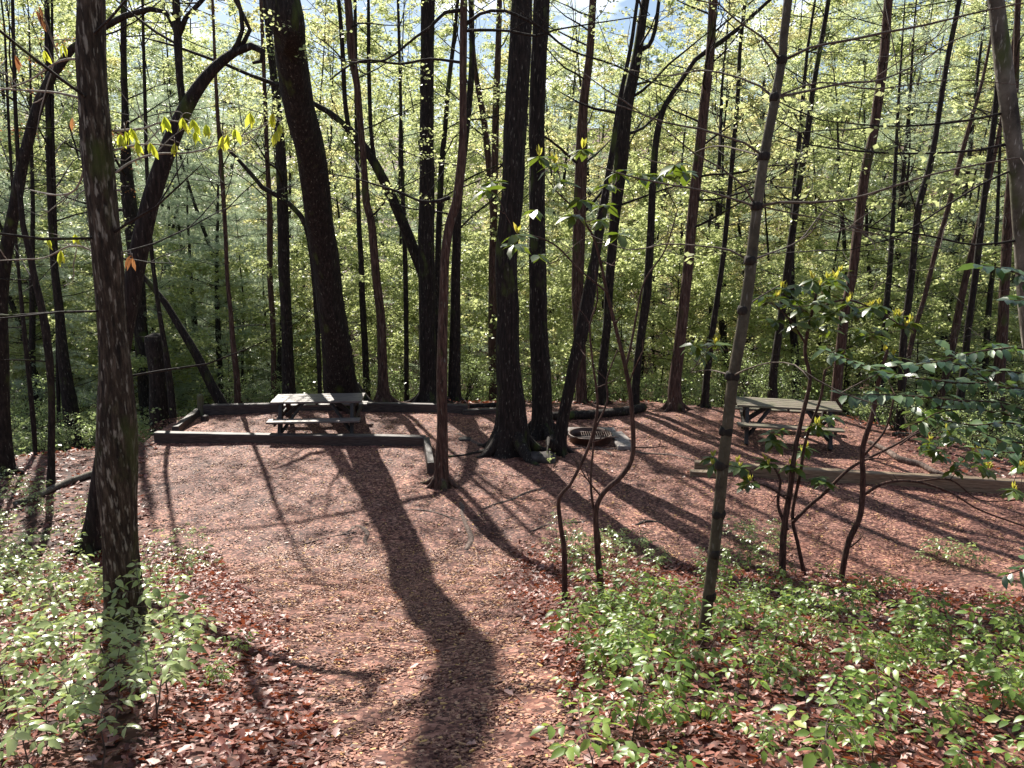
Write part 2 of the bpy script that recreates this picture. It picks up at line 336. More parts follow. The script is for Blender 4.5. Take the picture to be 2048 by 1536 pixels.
# ------------------------------------------------------------------ ground
def axis(lo, hi, flo, fhi, fine, coarse):
    a = np.arange(flo, fhi, fine); l = []; x, st = flo, fine
    while x > lo: st = min(coarse, st * 1.25); x -= st; l.append(x)
    r = []; x, st = a[-1], fine
    while x < hi: st = min(coarse, st * 1.25); x += st; r.append(x)
    return np.concatenate([l[::-1], a, r])
gx, gy = axis(-170, 170, -11, 13, .1, 8), axis(-30, 260, 1.5, 21, .1, 8)
GX, GY = np.meshgrid(gx, gy); GZ = height(GX, GY)
bump_ = .02 * (np.sin(GX * 9.1 + GY * 4) * np.sin(GY * 7.7 - GX * 3.1)); GZ2 = GZ + np.where(GY < 22, bump_, 0) * .5
nx, ny = len(gx), len(gy)
i = np.arange(ny - 1)[:, None] * nx; j = np.arange(nx - 1)[None]
Q = np.stack([i + j, i + j + 1, i + nx + j + 1, i + nx + j], -1).reshape(-1, 4)
mb = MB(); mb.add(np.stack([GX, GY, GZ2], -1).reshape(-1, 3), [Q]); g = mb.build('ground', M['litter']); tag(g, kind='structure')
# chip area mask (signed, >0 inside) from its outline in ground coordinates
outline = [gpt(*p)[:2] for p in [(735, 1700), (640, 1480), (560, 1300), (500, 1170), (430, 1110), (330, 1080), (285, 1010), (285, 930), (300, 880), (345, 842), (405, 815), (700, 808), (900, 806), (1100, 812), (1290, 806), (1450, 812), (1690, 832), (1750, 875), (1900, 945), (2060, 965), (2400, 1000), (2500, 1250), (2060, 1195), (1800, 1165), (1500, 1140), (1350, 1130), (1180, 1110), (1020, 1090), (1010, 1160), (1070, 1250), (1100, 1330), (1120, 1440), (1150, 1560), (1170, 1700)]]
OL = np.array(outline)
def inside(x, y, P=None):
    P = OL if P is None else P; x = np.asarray(x, float); y = np.asarray(y, float); c = np.zeros(x.shape, bool); n = len(P)
    for a in range(n):
        x0, y0 = P[a]; x1, y1 = P[(a + 1) % n]
        k = ((y0 > y) != (y1 > y)); k &= x < (x1 - x0) * (y - y0) / ((y1 - y0) if y1 != y0 else 1e-9) + x0; c ^= k
    return c
def wob(x, y): return .10 * np.sin(x * 4.3 + y * 1.1) + .07 * np.sin(y * 9.7 - x * 3) + .05 * np.sin(x * 17 + y * 13)
cxm, cym = (GX[:-1, :-1] + .05), (GY[:-1, :-1] + .05)
ins = inside(cxm + wob(cxm, cym), cym + wob(cym, cxm)).ravel()
mb = MB(); Vc = np.stack([GX, GY, GZ2 + .008], -1).reshape(-1, 3); Qi = Q[ins]; u, inv = np.unique(Qi, return_inverse=True)
mb.add(Vc[u], [inv.reshape(-1, 4)]); g = mb.build('woodchip_path', M['chips']); tag(g, kind='structure')

# ------------------------------------------------------------------ loose stuff on the ground
def inview(x, y, z, m=60):
    dx, dy, dz = x - CAM[0], y - CAM[1], z - CAM[2]
    zc = dy * cp - dz * sp; yc = dy * sp + dz * cp
    px = 1024 + F * dx / np.maximum(zc, .01); py = 768 - F * yc / np.maximum(zc, .01)
    return (zc > .5) & (px > -m) & (px < 2048 + m) & (py < 1536 + m) & (py > -m)
def ground_pts(n, x0, x1, y0, y1, want=None, power=None):
    x = RNG.uniform(x0, x1, n); y = RNG.uniform(y0, y1, n) if power is None else y0 + (y1 - y0) * RNG.random(n) ** power
    z = height(x, y); k = inview(x, y, z, 420)
    if want is not None: k &= (inside(x + wob(x, y) * .9, y + wob(y, x) * .9) == want)
    return np.stack([x, y, z], 1)[k]
def gnorm(P):
    e = .1; dzx = (height(P[:, 0] + e, P[:, 1]) - height(P[:, 0] - e, P[:, 1])) / (2 * e); dzy = (height(P[:, 0], P[:, 1] + e) - height(P[:, 0], P[:, 1] - e)) / (2 * e)
    return norm(np.stack([-dzx, -dzy, np.ones(len(P))], 1))
mb = MB()
for (n, args, s) in ((84000, (-8, 9, 2.0, 9.8), .66), (26000, (-13, 12, 9, 21), .9)):
    P = ground_pts(n, *args, want=False); P = P[P[:, 1] < np.interp(P[:, 0], _cw[:, 0], _cw[:, 1]) + 3]; Nn = gnorm(P); P[:, 2] += RNG.uniform(.004, .05, len(P))
    ti = rdir(len(P), -1, 1) * RNG.uniform(.05, .9, (len(P), 1)); U = norm(Nn + ti); D = np.cross(U, rdir(len(P)))
    sz = RNG.uniform(.05, .115, len(P)) * s
    scatter(mb, 'dead', P, D, U, sz, sz, sz * RNG.uniform(-.6, 1.8, len(P)), rnd=RNG.random(len(P)) ** 1.2)
P = ground_pts(2300, -4, 5, 2.2, 17, want=True); Nn = gnorm(P); P[:, 2] += .02; U = norm(Nn + rdir(len(P)) * .4); sz = RNG.uniform(.03, .08, len(P))
near = (RNG.random(len(P)) < np.where(P[:, 1] < 7.5, .6, .30)); P, U, sz = P[near], U[near], sz[near]
scatter(mb, 'dead', P, np.cross(U, rdir(len(P))), U, sz, sz, sz, rnd=RNG.random(len(P)))
tag(mb.build('dead_leaves', M['deadleaf']), 'reddish brown dry leaves strewn over the banks beside the path', 'leaf litter', kind='stuff')
mb = MB()
for (n, args, lo, hi) in ((120000, (-3.5, 3, 2.2, 10), .012, .042), (90000, (-8, 10, 9, 18), .014, .040)):
    P = ground_pts(n, *args, want=True); P[:, 2] += .006; U = norm(gnorm(P) + rdir(len(P)) * RNG.uniform(0, .55, (len(P), 1)))
    L_ = RNG.uniform(lo, hi, len(P)) * RNG.choice([.7, 1, 1.3], len(P))
    scatter(mb, 'chip', P, np.cross(U, rdir(len(P))), U, L_ * RNG.uniform(.25, .6, len(P)), L_, RNG.uniform(.004, .009, len(P)), rnd=RNG.random(len(P)))
tag(mb.build('wood_chips', M['chip'], flat=True), 'loose reddish tan wood chips covering the path and clearing', 'wood chips', kind='stuff')

mb = MB(); P = ground_pts(2600, -9, 10, 2.2, 18); P[:, 2] += .014; U = norm(gnorm(P) + rdir(len(P)) * .15); L_ = RNG.uniform(.05, .26, len(P))
scatter(mb, 'chip', P, np.cross(U, rdir(len(P))), U, RNG.uniform(.004, .008, len(P)), L_, RNG.uniform(.004, .007, len(P)), rnd=RNG.random(len(P)) * .6)
tag(mb.build('twig_litter', M['chip'], flat=True), 'thin fallen twigs scattered over the clearing and banks', 'twig litter', kind='stuff')

# ------------------------------------------------------------------ generic branch growing
def grow(mbB, mbL, start, dirn, length, r0, depth=2, leaf=None, droop=.0, curl=.35):
    """wandering limb with side twigs; leaf=(n per node, size, radius, shape)"""
    n = max(4, int(length / .35)); p = np.array(start, float); d = norm(np.array(dirn, float)); pts = [(*p, r0)]
    st = length / n
    for k in range(n):
        d = norm(d + RNG.normal(0, curl * .3, 3) + np.array([0, 0, .04 - droop])); p = p + d * st
        r = r0 * (1 - (k + 1) / n) ** .8 + .0025; pts.append((*p, r))
        if depth > 0 and k > n * .2 and RNG.random() < .62:
            sd_ = norm(np.cross(d, rdir(1)[0]) + d * .7 + np.array([0, 0, .1])); grow(mbB, mbL, p, sd_, length * RNG.uniform(.25, .5) * (1.1 - k / n * .5), r * .55, depth - 1, leaf, droop, curl)
        elif leaf is not None and k > n * .3 and depth == 0:
            leaves_cluster(mbL, p, leaf[2], leaf[0], leaf[1], leaf[3])
    tube(mbB, pts, seg=.35, ns=5 if r0 < .03 else 7, cap=False)
    if leaf is not None: leaves_cluster(mbL, p, leaf[2], leaf[0] * 2, leaf[1], leaf[3])
def needle_branch(mbB, mbL, start, dirn, length, r0, dens=1.0):
    n = max(5, int(length / .22)); p = np.array(start, float); d = norm(np.array(dirn, float)); pts = [(*p, r0)]; C, DD = [], []
    for k in range(n):
        d = norm(d + RNG.normal(0, .06, 3) + np.array([0, 0, .015])); p = p + d * length / n; pts.append((*p, r0 * (1 - (k + 1) / n) + .003))
        if k > n * .25:
            side = norm(np.cross(d, (0, 0, 1)))
            for sgn in (-1, 1):
                m = int(2 + 3 * (1 - k / n) + RNG.random() * 2); q = p.copy(); dd = norm(side * sgn + d * .8 + np.array([0, 0, RNG.uniform(-.1, .2)]))
                for _ in range(m): q = q + dd * .13; C.append(q.copy()); DD.append(dd)
    if C:
        C, DD = np.array(C), np.array(DD); m = int(11 * dens); Pn = np.repeat(C, m, 0) + RNG.normal(0, .03, (len(C) * m, 3))
        scatter(mbL, 'needle', Pn, np.repeat(DD, m, 0) + rdir(len(Pn)) * .9, rdir(len(Pn)), .011, RNG.uniform(.07, .13, len(Pn)))
    tube(mbB, pts, seg=.4, ns=5, cap=False)

# ------------------------------------------------------------------ traced trees
TREES = {}
def sunpt(px, py, h):                                # point h metres up whose shadow falls at that spot of the ground
    g_ = gpt(px, py); return g_ + np.array(sd) * ((h - g_[2]) / sd[2])
def tree(key, label, pts, d=None, mat='oak', H=16, limbs=8, lowz=6.5, leafy='foliage', cat='tree', name='hardwood_tree', ns=16, ridges=0, flare=.35, rough=.10, extra=(), lsize=.07, broken=False, group=None, deep=0.0, bare=0, limbr=.25, wext=(), wlimb=(), rs=.93):
    base = gpt(pts[0][0], pts[0][1]) if d is None else at(pts[0][0], pts[0][1], d)
    Y = base[1]; W3 = []
    for k, (x, y, w) in enumerate(pts):
        yy = Y + deep * k / len(pts); p = at(x, y, yy)
        a_, b_ = pts[max(0, k - 1)], pts[min(len(pts) - 1, k + 1)]; dx_, dy_ = b_[0] - a_[0], b_[1] - a_[1]   # widths were read along the horizontal
        W3.append([*p, w * .5 * rs * max(.74, abs(dy_) / (math.hypot(dx_, dy_) + 1e-9)) * mpp(x, y, yy)])
    W3 = np.array(W3); g0 = hz(W3[0][0], W3[0][1])
    if W3[0][2] > g0 + .05 and d is not None:
        dirn = W3[0] - W3[1]; k = (W3[0][2] - g0) / max(.3, abs(dirn[2])); k = min(k, 1.0)
        W3 = np.vstack([[W3[0][0] + dirn[0] * k * .5, Y, g0 - .15, W3[0][3] * 1.12], W3])
    else: W3 = np.vstack([[W3[0][0], Y, g0 - .15, W3[0][3] * 1.05], W3])
    for (sx_, sy_, h_, r_) in wext: W3 = np.vstack([W3, [*sunpt(sx_, sy_, h_), r_]])
    top = W3[-1].copy()
    if not broken and top[2] < H:
        dr = norm((W3[-1] - W3[-3])[:3]); r = top[3]; p = top[:3].copy(); n = max(3, int((H - top[2]) / 1.3)); ext = []
        for k in range(n):
            dr = norm(dr + np.array([0, 0, .12]) + RNG.normal(0, .05, 3)); p = p + dr * (H - top[2]) / n; ext.append([*p, max(.015, r * (1 - (k + 1) / n) ** .8)])
        W3 = np.vstack([W3, ext])
    org = np.array([W3[0][0], Y, g0]); w3b = float(W3[1][3])
    t = thing(name, label, cat, org, group)
    mb = MB(); sm = tube(mb, W3, seg=.12 if ns > 20 else .3, ns=ns, rough=rough, flare=flare, ridges=ridges)
    mB, mL = MB(), MB()
    for e in extra:                                   # traced limbs: list of (x,y,w[,dy])
        L3 = [[*at(a[0], a[1], Y + (a[3] if len(a) > 3 else 0)), a[2] * .5 * mpp(a[0], a[1], Y)] for a in e]
        ml_ = MB(); tube(ml_, L3, seg=.15, ns=9, rough=.08); ml_.build('limb', M['thin'], t, org)
        if leafy and len(L3) > 2:
            for k in range(2, len(L3)):
                if RNG.random() < .75: grow(mB, mL, L3[k][:3], rdir(1, -.2, .8)[0], RNG.uniform(.5, 1.4), max(.006, L3[k][3] * .4), 1, (3, lsize, .07, 'quad'))
    if wlimb: ml_ = MB(); tube(ml_, [[*at(570, 25, Y + deep), .12]] + [[*sunpt(a_, b_, h_), r_] for (a_, b_, h_, r_) in wlimb], seg=.3, ns=10, rough=.08); ml_.build('limb', M['thin'], t, org)
    zs = sm[:, 2]
    if limbs >= 5 and ns < 28: limbs = int(limbs * 1.9); lowz = min(lowz, 4.0); H = min(H, 12.5)
    for k in range(limbs):
        z = lowz + (min(H, zs.max()) - lowz) * (k + RNG.random()) / max(1, limbs) * .97; idx = int(np.argmin(np.abs(zs - z)))
        dd = rdir(1, .1, .6)[0]; grow(mB, mL, sm[idx][:3], dd, RNG.uniform(1.4, 3.2) * (1.15 - .5 * k / limbs), max(.012, sm[idx][3] * limbr), 2, (4, lsize, .10, 'quad') if leafy else None)
    for k in range(bare):                             # dead side twigs low on the trunk
        idx = RNG.integers(int(len(sm) * .12), int(len(sm) * .8)); dd = rdir(1, -.15, .3)[0]
        grow(mB, mL, sm[idx][:3], dd, RNG.uniform(.8, 2.4), RNG.uniform(.006, .012), 1, None, curl=.25)
    if w3b > .085:
        for k in range(5):
            a = 6.28 * (k + RNG.uniform(-.25, .25)) / 5; L_ = w3b * RNG.uniform(1.6, 2.6); r_ = w3b * RNG.uniform(.26, .36); P_ = []
            for f in (0, .3, .6, 1.0): qx, qy = org[0] + math.cos(a) * (w3b * .55 + L_ * f), org[1] + math.sin(a) * (w3b * .55 + L_ * f); P_.append((qx, qy, hz(qx, qy) + w3b * 1.1 * (1 - f) ** 2.2 - r_ * .35 * f - .01, r_ * (1 - .62 * f)))
            tube(mb, P_, seg=.06, ns=9, rough=.2)
    mb.build('trunk', M[mat], t, org)
    if mB.n: mB.build('branches', M['thin'] if mat != 'pinebark' else M['twig'], t, org)
    if mL.n: mL.build('crown', M[leafy], t, org)
    TREES[key] = (t, W3, Y, org); return t

tree('left_near', 'stout mossy tree in the left foreground rising from pale green seedlings', [(252, 1262, 93), (250, 1231, 82), (243, 1148, 73), (237, 1040, 71), (233, 962, 80), (234, 860, 79), (232, 757, 65), (224, 655, 56), (215, 513, 59), (205, 410, 60), (195, 308, 63), (187, 205, 60), (181, 103, 60), (182, 0, 56)], mat='mossy', H=15, limbs=6, lowz=8.5, ns=44, ridges=7, flare=.3, rough=.05, bare=26)
tree('arch', 'dark arching tree at the left edge bending over behind the mossy trunk', [(6, 950, 54), (2, 850, 44), (0, 700, 40), (0, 600, 38), (12, 500, 30), (28, 420, 28), (45, 330, 26), (62, 260, 25), (80, 200, 26), (105, 150, 26), (145, 97, 24), (212, 52, 22), (250, 32, 20), (300, 18, 18), (332, 24, 15), (348, 55, 12), (356, 80, 9)], rs=.8, mat='thin', broken=True, limbs=3, lowz=7, flare=.3)
tree('bent', 'thick bent tree behind the mossy trunk, its top curled over like a hook', [(180, 1105, 66), (190, 1040, 50), (200, 960, 48), (222, 830, 46), (245, 690, 45), (262, 590, 47), (280, 500, 47), (300, 410, 46), (322, 335, 46), (350, 262, 44), (382, 198, 42), (425, 140, 38), (470, 104, 30), (503, 92, 26), (526, 104, 20), (522, 122, 14), (505, 126, 10)], rs=.74, mat='oak', broken=True, limbs=0, ns=32, ridges=6, flare=.3,
     extra=[[(368, 225, 14), (360, 160, 14), (356, 90, 16), (354, 40, 15), (350, -40, 14), (346, -150, 10), (350, -300, 5)], [(356, 75, 12), (372, 35, 10), (400, 5, 9), (440, -40, 7)], [(460, 112, 12), (485, 60, 9), (470, -20, 8), (430, -90, 5)], [(480, 100, 10), (500, 60, 8), (470, 0, 7), (455, -60, 4)]])
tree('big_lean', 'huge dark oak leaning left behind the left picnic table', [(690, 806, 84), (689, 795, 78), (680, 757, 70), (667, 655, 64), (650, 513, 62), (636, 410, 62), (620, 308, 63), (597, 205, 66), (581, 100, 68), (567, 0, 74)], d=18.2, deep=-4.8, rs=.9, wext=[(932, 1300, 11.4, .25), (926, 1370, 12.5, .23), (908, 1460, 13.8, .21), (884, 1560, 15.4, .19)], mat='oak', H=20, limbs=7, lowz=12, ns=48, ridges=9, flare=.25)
tree('left_of_big', 'straight dark trunk just left of the huge leaning oak', [(578, 790, 30), (573, 650, 24), (568, 520, 24), (565, 400, 23), (561, 300, 22), (553, 200, 18), (541, 100, 16), (532, 0, 15)], d=19.5, mat='thin', H=17, limbs=4, lowz=5)
tree('swoop', 'dark curving tree whose stem sweeps up to the left past the leaning oak', [(882, 797, 30), (878, 700, 30), (868, 620, 31), (850, 560, 28), (828, 500, 27), (800, 432, 26), (770, 365, 26), (735, 303, 25), (700, 260, 23), (660, 226, 19), (625, 206, 16), (560, 172, 14), (500, 150, 12), (450, 128, 11), (400, 110, 10), (350, 92, 8), (285, 75, 5)], rs=.84, d=18.9, mat='thin', broken=True, limbs=0, flare=.1,
     extra=[[(750, 330, 9), (742, 260, 8), (738, 150, 8), (737, 40, 7), (736, -60, 4)], [(697, 257, 10), (690, 200, 9), (686, 120, 9), (680, 30, 8), (670, -60, 5)]])
tree('pillar', 'straight black trunk standing between the leaning oak and the slender foreground tree', [(857, 800, 44), (856, 780, 36), (854, 600, 34), (853, 400, 34), (854, 200, 31), (855, 100, 29), (855, 0, 29)], d=18.4, mat='oak', H=20, limbs=9, lowz=8.5, ns=32, ridges=6)
tree('pillar2', 'narrow black trunk directly right of the slender foreground tree', [(909, 802, 28), (910, 650, 22), (913, 500, 20), (917, 400, 18), (928, 300, 15), (938, 210, 14), (944, 120, 12), (943, 0, 11)], d=19.0, mat='thin', H=15, limbs=9)
tree('slender', 'slender reddish-brown tree standing on the chips beside the short timber', [(883, 974, 42), (883, 955, 33), (885, 860, 22), (883, 760, 22), (886, 655, 20), (888, 587, 20), (890, 518, 20), (899, 450, 21), (913, 405, 21), (921, 342, 21), (925, 270, 17), (926, 171, 16), (927, 80, 16), (928, 0, 15)], mat='redbark', H=11, limbs=3, lowz=7.6, ns=22, flare=.2,
     extra=[[(925, 20, 8), (890, 25, 7), (860, 55, 6), (830, 75, 5), (770, 120, 4), (700, 125, 3)], [(925, 62, 6), (960, 60, 6), (1020, 62, 5), (1070, 72, 5), (1110, 60, 4), (1180, 48, 3), (1300, 30, 2)], [(930, 50, 8), (960, 28, 6), (1010, 22, 6), (1080, 55, 5), (1140, 100, 4), (1230, 130, 4), (1290, 160, 3), (1400, 190, 2)], [(922, 125, 6), (860, 118, 5), (800, 128, 5), (740, 120, 4), (700, 130, 4), (660, 160, 3)], [(900, 395, 9), (880, 402, 7), (840, 402, 5), (800, 385, 5), (760, 372, 4), (700, 355, 3), (640, 345, 2)]])
tree('mid1', 'thin brown trunk seen between the slender tree and the central pair', [(988, 800, 20), (985, 600, 19), (990, 300, 15), (996, 100, 13), (999, 0, 12)], d=21, mat='redbark', H=17, limbs=8)
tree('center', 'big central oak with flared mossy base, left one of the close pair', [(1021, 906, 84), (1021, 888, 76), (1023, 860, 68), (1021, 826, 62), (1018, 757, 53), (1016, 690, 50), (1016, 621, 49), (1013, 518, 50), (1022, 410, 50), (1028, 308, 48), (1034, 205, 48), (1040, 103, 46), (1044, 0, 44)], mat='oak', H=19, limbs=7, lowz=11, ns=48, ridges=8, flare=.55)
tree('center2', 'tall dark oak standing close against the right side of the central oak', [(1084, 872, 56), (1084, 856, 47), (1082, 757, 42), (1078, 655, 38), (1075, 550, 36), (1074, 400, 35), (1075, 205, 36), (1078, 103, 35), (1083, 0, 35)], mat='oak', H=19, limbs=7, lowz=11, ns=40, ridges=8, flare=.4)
tree('firelean', 'dark tree leaning right beside the fire ring, with a burl at its foot', [(1122, 908, 30), (1120, 880, 32), (1127, 830, 28), (1137, 780, 26), (1150, 723, 27), (1166, 655, 30), (1178, 587, 28), (1190, 518, 21), (1202, 440, 20), (1212, 380, 16), (1225, 300, 13), (1240, 200, 11), (1262, 90, 9), (1275, 0, 8)], mat='oak', H=12, limbs=5, lowz=7, ns=28, ridges=6, flare=.3,
     extra=[[(1118, 895, 34), (1106, 884, 36), (1098, 876, 22)]])
tree('leanr', 'dark trunk leaning right, its upper stem thick and forked beyond the fire ring', [(1205, 802, 25), (1206, 723, 19), (1214, 655, 19), (1220, 552, 20), (1228, 450, 21), (1236, 380, 25), (1243, 310, 30), (1250, 230, 29), (1262, 171, 25), (1275, 103, 22), (1291, 0, 19)], d=18.6, mat='thin', H=17, limbs=8, ns=20,
     extra=[[(1280, 100, 10), (1297, 92, 9), (1310, 60, 8), (1318, 0, 7), (1325, -60, 4)]])
tree('brown_mid', 'reddish trunk rising behind the leaning fire ring tree', [(1163, 800, 22), (1160, 700, 25), (1156, 600, 27), (1157, 500, 28), (1160, 400, 27), (1163, 300, 24), (1168, 200, 19), (1178, 120, 17), (1186, 0, 16)], d=18.8, mat='redbark', H=18, limbs=8, ns=20)
tree('kink', 'kinked dark tree whose top bends far over to the right', [(1270, 800, 20), (1272, 770, 17), (1276, 723, 17), (1284, 655, 18), (1294, 587, 18), (1300, 500, 17), (1303, 420, 16), (1307, 342, 16), (1313, 273, 15), (1328, 215, 13), (1360, 165, 12), (1390, 120, 13), (1440, 85, 14), (1480, 55, 12), (1512, 25, 10), (1550, -10, 9)], d=17.8, mat='thin', H=12, limbs=4, lowz=8.5)
tree('brownr', 'reddish-brown straight tree at the back rim of the clearing between fire ring and right table', [(1350, 818, 36), (1350, 800, 30), (1351, 757, 26), (1363, 655, 24), (1374, 552, 23), (1381, 478, 22), (1391, 376, 22), (1402, 273, 21), (1413, 171, 20), (1421, 103, 19), (1427, 0, 19)], d=17.6, mat='redbark', H=18, limbs=8, lowz=8, ns=24, bare=10)
tree('r1', 'thin dark trunk just right of the reddish rim tree', [(1408, 818, 18), (1411, 790, 16), (1417, 723, 15), (1431, 621, 13), (1441, 552, 12), (1450, 480, 11), (1462, 350, 10), (1475, 200, 9), (1480, 100, 8), (1490, 0, 8)], d=18, mat='thin', H=14, limbs=6, bare=24)
tree('r2', 'dark trunk rising behind the left half of the right picnic table', [(1545, 800, 24), (1545, 757, 19), (1560, 655, 17), (1574, 552, 17), (1584, 470, 14), (1592, 410, 14), (1602, 342, 15), (1613, 280, 15), (1622, 205, 12), (1633, 137, 11), (1657, 0, 10)], d=18.6, mat='thin', H=16, limbs=6, bare=26)
tree('r3', 'stout brown pine behind the right end of the right picnic table', [(1672, 818, 24), (1675, 757, 20), (1683, 689, 20), (1690, 621, 20), (1704, 552, 19), (1712, 490, 20), (1722, 410, 21), (1731, 342, 21), (1746, 273, 20), (1755, 205, 20), (1769, 103, 19), (1777, 0, 17)], d=17.5, mat='redbark', H=18, limbs=0, bare=46, ns=22)
tree('r4', 'dark slim pine right of the right picnic table', [(1801, 855, 18), (1803, 790, 16), (1806, 689, 15), (1820, 580, 14), (1828, 500, 13), (1838, 410, 14), (1857, 342, 14), (1871, 273, 12), (1881, 205, 12), (1898, 103, 11), (1919, 0, 10)], d=16, mat='thin', H=14, limbs=0, bare=38)
tree('r5', 'dark pine near the right edge, with a paler stem crossing it', [(1915, 860, 18), (1921, 790, 16), (1928, 740, 15), (1936, 655, 14), (1946, 587, 14), (1955, 513, 15), (1967, 410, 13), (1980, 308, 12), (1992, 205, 11), (2005, 0, 9)], d=18, mat='thin', H=14, limbs=0, bare=36)
tree('r6', 'paler stem crossing the dark pine near the right edge', [(1872, 830, 16), (1880, 800, 15), (1898, 720, 16), (1912, 655, 16), (1925, 587, 14), (1942, 510, 12), (1962, 430, 10), (1985, 330, 9), (2010, 200, 8), (2030, 60, 7)], d=20, mat='redbark', H=13, limbs=3, bare=10)
tree('r7', 'broad brown trunk at the far right edge behind glossy leaves', [(1996, 800, 27), (1998, 757, 25), (2005, 655, 22), (2010, 552, 20), (2016, 450, 19), (2022, 350, 16), (2030, 200, 14), (2036, 0, 12)], d=19, mat='redbark', H=16, limbs=5, bare=12)
tree('r8', 'slim crooked stem slanting right below the tallest branches at right', [(1795, 840, 11), (1822, 690, 11), (1850, 590, 10), (1872, 500, 10), (1898, 410, 10), (1915, 340, 10), (1928, 290, 10), (1945, 230, 8), (1965, 160, 7), (1985, 60, 6)], d=20, mat='redbark', H=12, limbs=2, bare=14)
tree('l1', 'slim dark tree at far left standing in the leaf litter by the log', [(102, 970, 19), (103, 930, 16), (103, 792, 14), (99, 723, 16), (91, 655, 17), (80, 600, 14), (70, 560, 13), (58, 500, 13), (46, 450, 11), (38, 350, 9), (30, 200, 8), (25, 0, 7)], mat='thin', H=11, limbs=4, lowz=6, bare=6)
tree('redleaf', 'thin tree with orange-red young leaves at the far left', [(118, 850, 8), (112, 500, 7), (106, 250, 6), (104, 0, 5)], d=19, mat='thin', H=10.5, limbs=7, lowz=5.5, leafy='orange', lsize=.06)
tree('l2', 'very thin crooked stem left of the slim dark far-left tree', [(72, 922, 7), (68, 860, 10), (58, 757, 9), (48, 655, 9), (38, 552, 7), (30, 450, 6), (20, 300, 6), (12, 120, 5)], d=14.6, mat='thin', H=9, limbs=4, lowz=5, bare=4)
tree('l3', 'broad shadowy trunk behind the slim far-left tree', [(142, 830, 32), (132, 757, 25), (125, 690, 20), (118, 620, 18), (106, 500, 15), (100, 350, 14), (96, 150, 12), (94, 0, 10)], d=19, mat='thin', H=10.5, limbs=6, bare=8)
tree('snag', 'broken rotting snag with splintered top left of the timber frame', [(320, 835, 44), (317, 760, 42), (311, 700, 39), (309, 672, 36), (308, 668, 20)], d=17.6, mat='thin', broken=True, limbs=0, leafy=None, ns=24, ridges=5, rough=.14, flare=.1)
tree('l4', 'narrow black stem leaning against the right side of the broken snag', [(347, 840, 15), (340, 770, 14), (331, 700, 12), (318, 620, 10), (305, 520, 9), (296, 400, 8), (290, 200, 7), (285, 0, 6)], d=17.2, mat='thin', H=11, limbs=4, bare=5)
tree('l5', 'dark tree leaning steeply up to the left behind the green post', [(446, 812, 29), (420, 765, 24), (395, 715, 22), (360, 655, 18), (330, 605, 16), (300, 568, 14), (275, 540, 10), (258, 515, 6)], d=18, mat='oak', broken=True, limbs=0, leafy=None)
tree('l6', 'slim upright reddish stem midway between green post and left table', [(475, 805, 14), (474, 757, 13), (466, 690, 12), (461, 620, 10), (455, 560, 9), (450, 450, 9), (441, 308, 9), (432, 171, 7), (425, 0, 6)], d=18.6, mat='redbark', H=13, limbs=5, bare=8)
tree('l7', 'thin trunk standing close left of the straight dark one by the leaning oak', [(548, 795, 12), (546, 655, 12), (540, 552, 12), (540, 450, 12), (536, 350, 10), (530, 200, 9), (522, 0, 8)], d=21, mat='redbark', H=15, limbs=6, bare=6)
tree('l8', 'pale-topped trunk immediately behind the bent hooked tree', [(292, 800, 28), (278, 600, 29), (264, 450, 30), (256, 380, 28), (251, 300, 19), (250, 200, 14), (247, 100, 13), (248, 0, 13)], d=21.5, mat='thin', H=11, limbs=7)
tree('l9', 'bare snapped branch-like sapling reaching left past the leaning oak', [(640, 790, 10), (632, 600, 12), (620, 480, 13), (600, 430, 14), (560, 395, 14), (525, 375, 13), (500, 345, 12), (470, 312, 10), (450, 293, 8)], d=19.4, mat='thin', broken=True, limbs=0, leafy=None)
tree('m1', 'brown flared tree standing right of the huge leaning oak behind the rear timber', [(766, 806, 40), (766, 785, 27), (766, 757, 21), (763, 655, 19), (752, 552, 19), (743, 450, 18), (733, 405, 17), (729, 342, 14), (720, 239, 13), (714, 171, 14), (703, 103, 17), (696, 0, 16)], mat='redbark', d=18.2, H=16, limbs=6, ns=22)
tree('m2', 'wavy thin stem hugging the left of the slender foreground tree high up', [(872, 640, 12), (874, 560, 12), (877, 480, 13), (880, 400, 14), (884, 320, 13), (890, 260, 11), (894, 200, 10), (902, 130, 9), (912, 40, 8)], d=20.5, mat='thin', H=14, limbs=6)
tree('m3', 'brown stem leaning left between the slender tree and central oak', [(1000, 790, 16), (995, 600, 15), (987, 440, 15), (978, 330, 15), (969, 250, 14), (957, 180, 12), (948, 120, 10), (940, 0, 8)], d=22, mat='redbark', H=15, limbs=6)
tree('m4', 'short-looking dark stem right behind the huge leaning oak', [(733, 760, 14), (725, 600, 13), (722, 520, 12), (718, 450, 11), (715, 350, 9), (712, 180, 8), (710, 0, 7)], d=21, mat='thin', H=14, limbs=6)
tree('m5', 'thin stem between the brown flared tree and the straight black trunk', [(813, 790, 11), (812, 600, 11), (806, 400, 9), (803, 300, 8), (800, 150, 7), (796, 0, 6)], d=20, mat='thin', H=14, limbs=7)

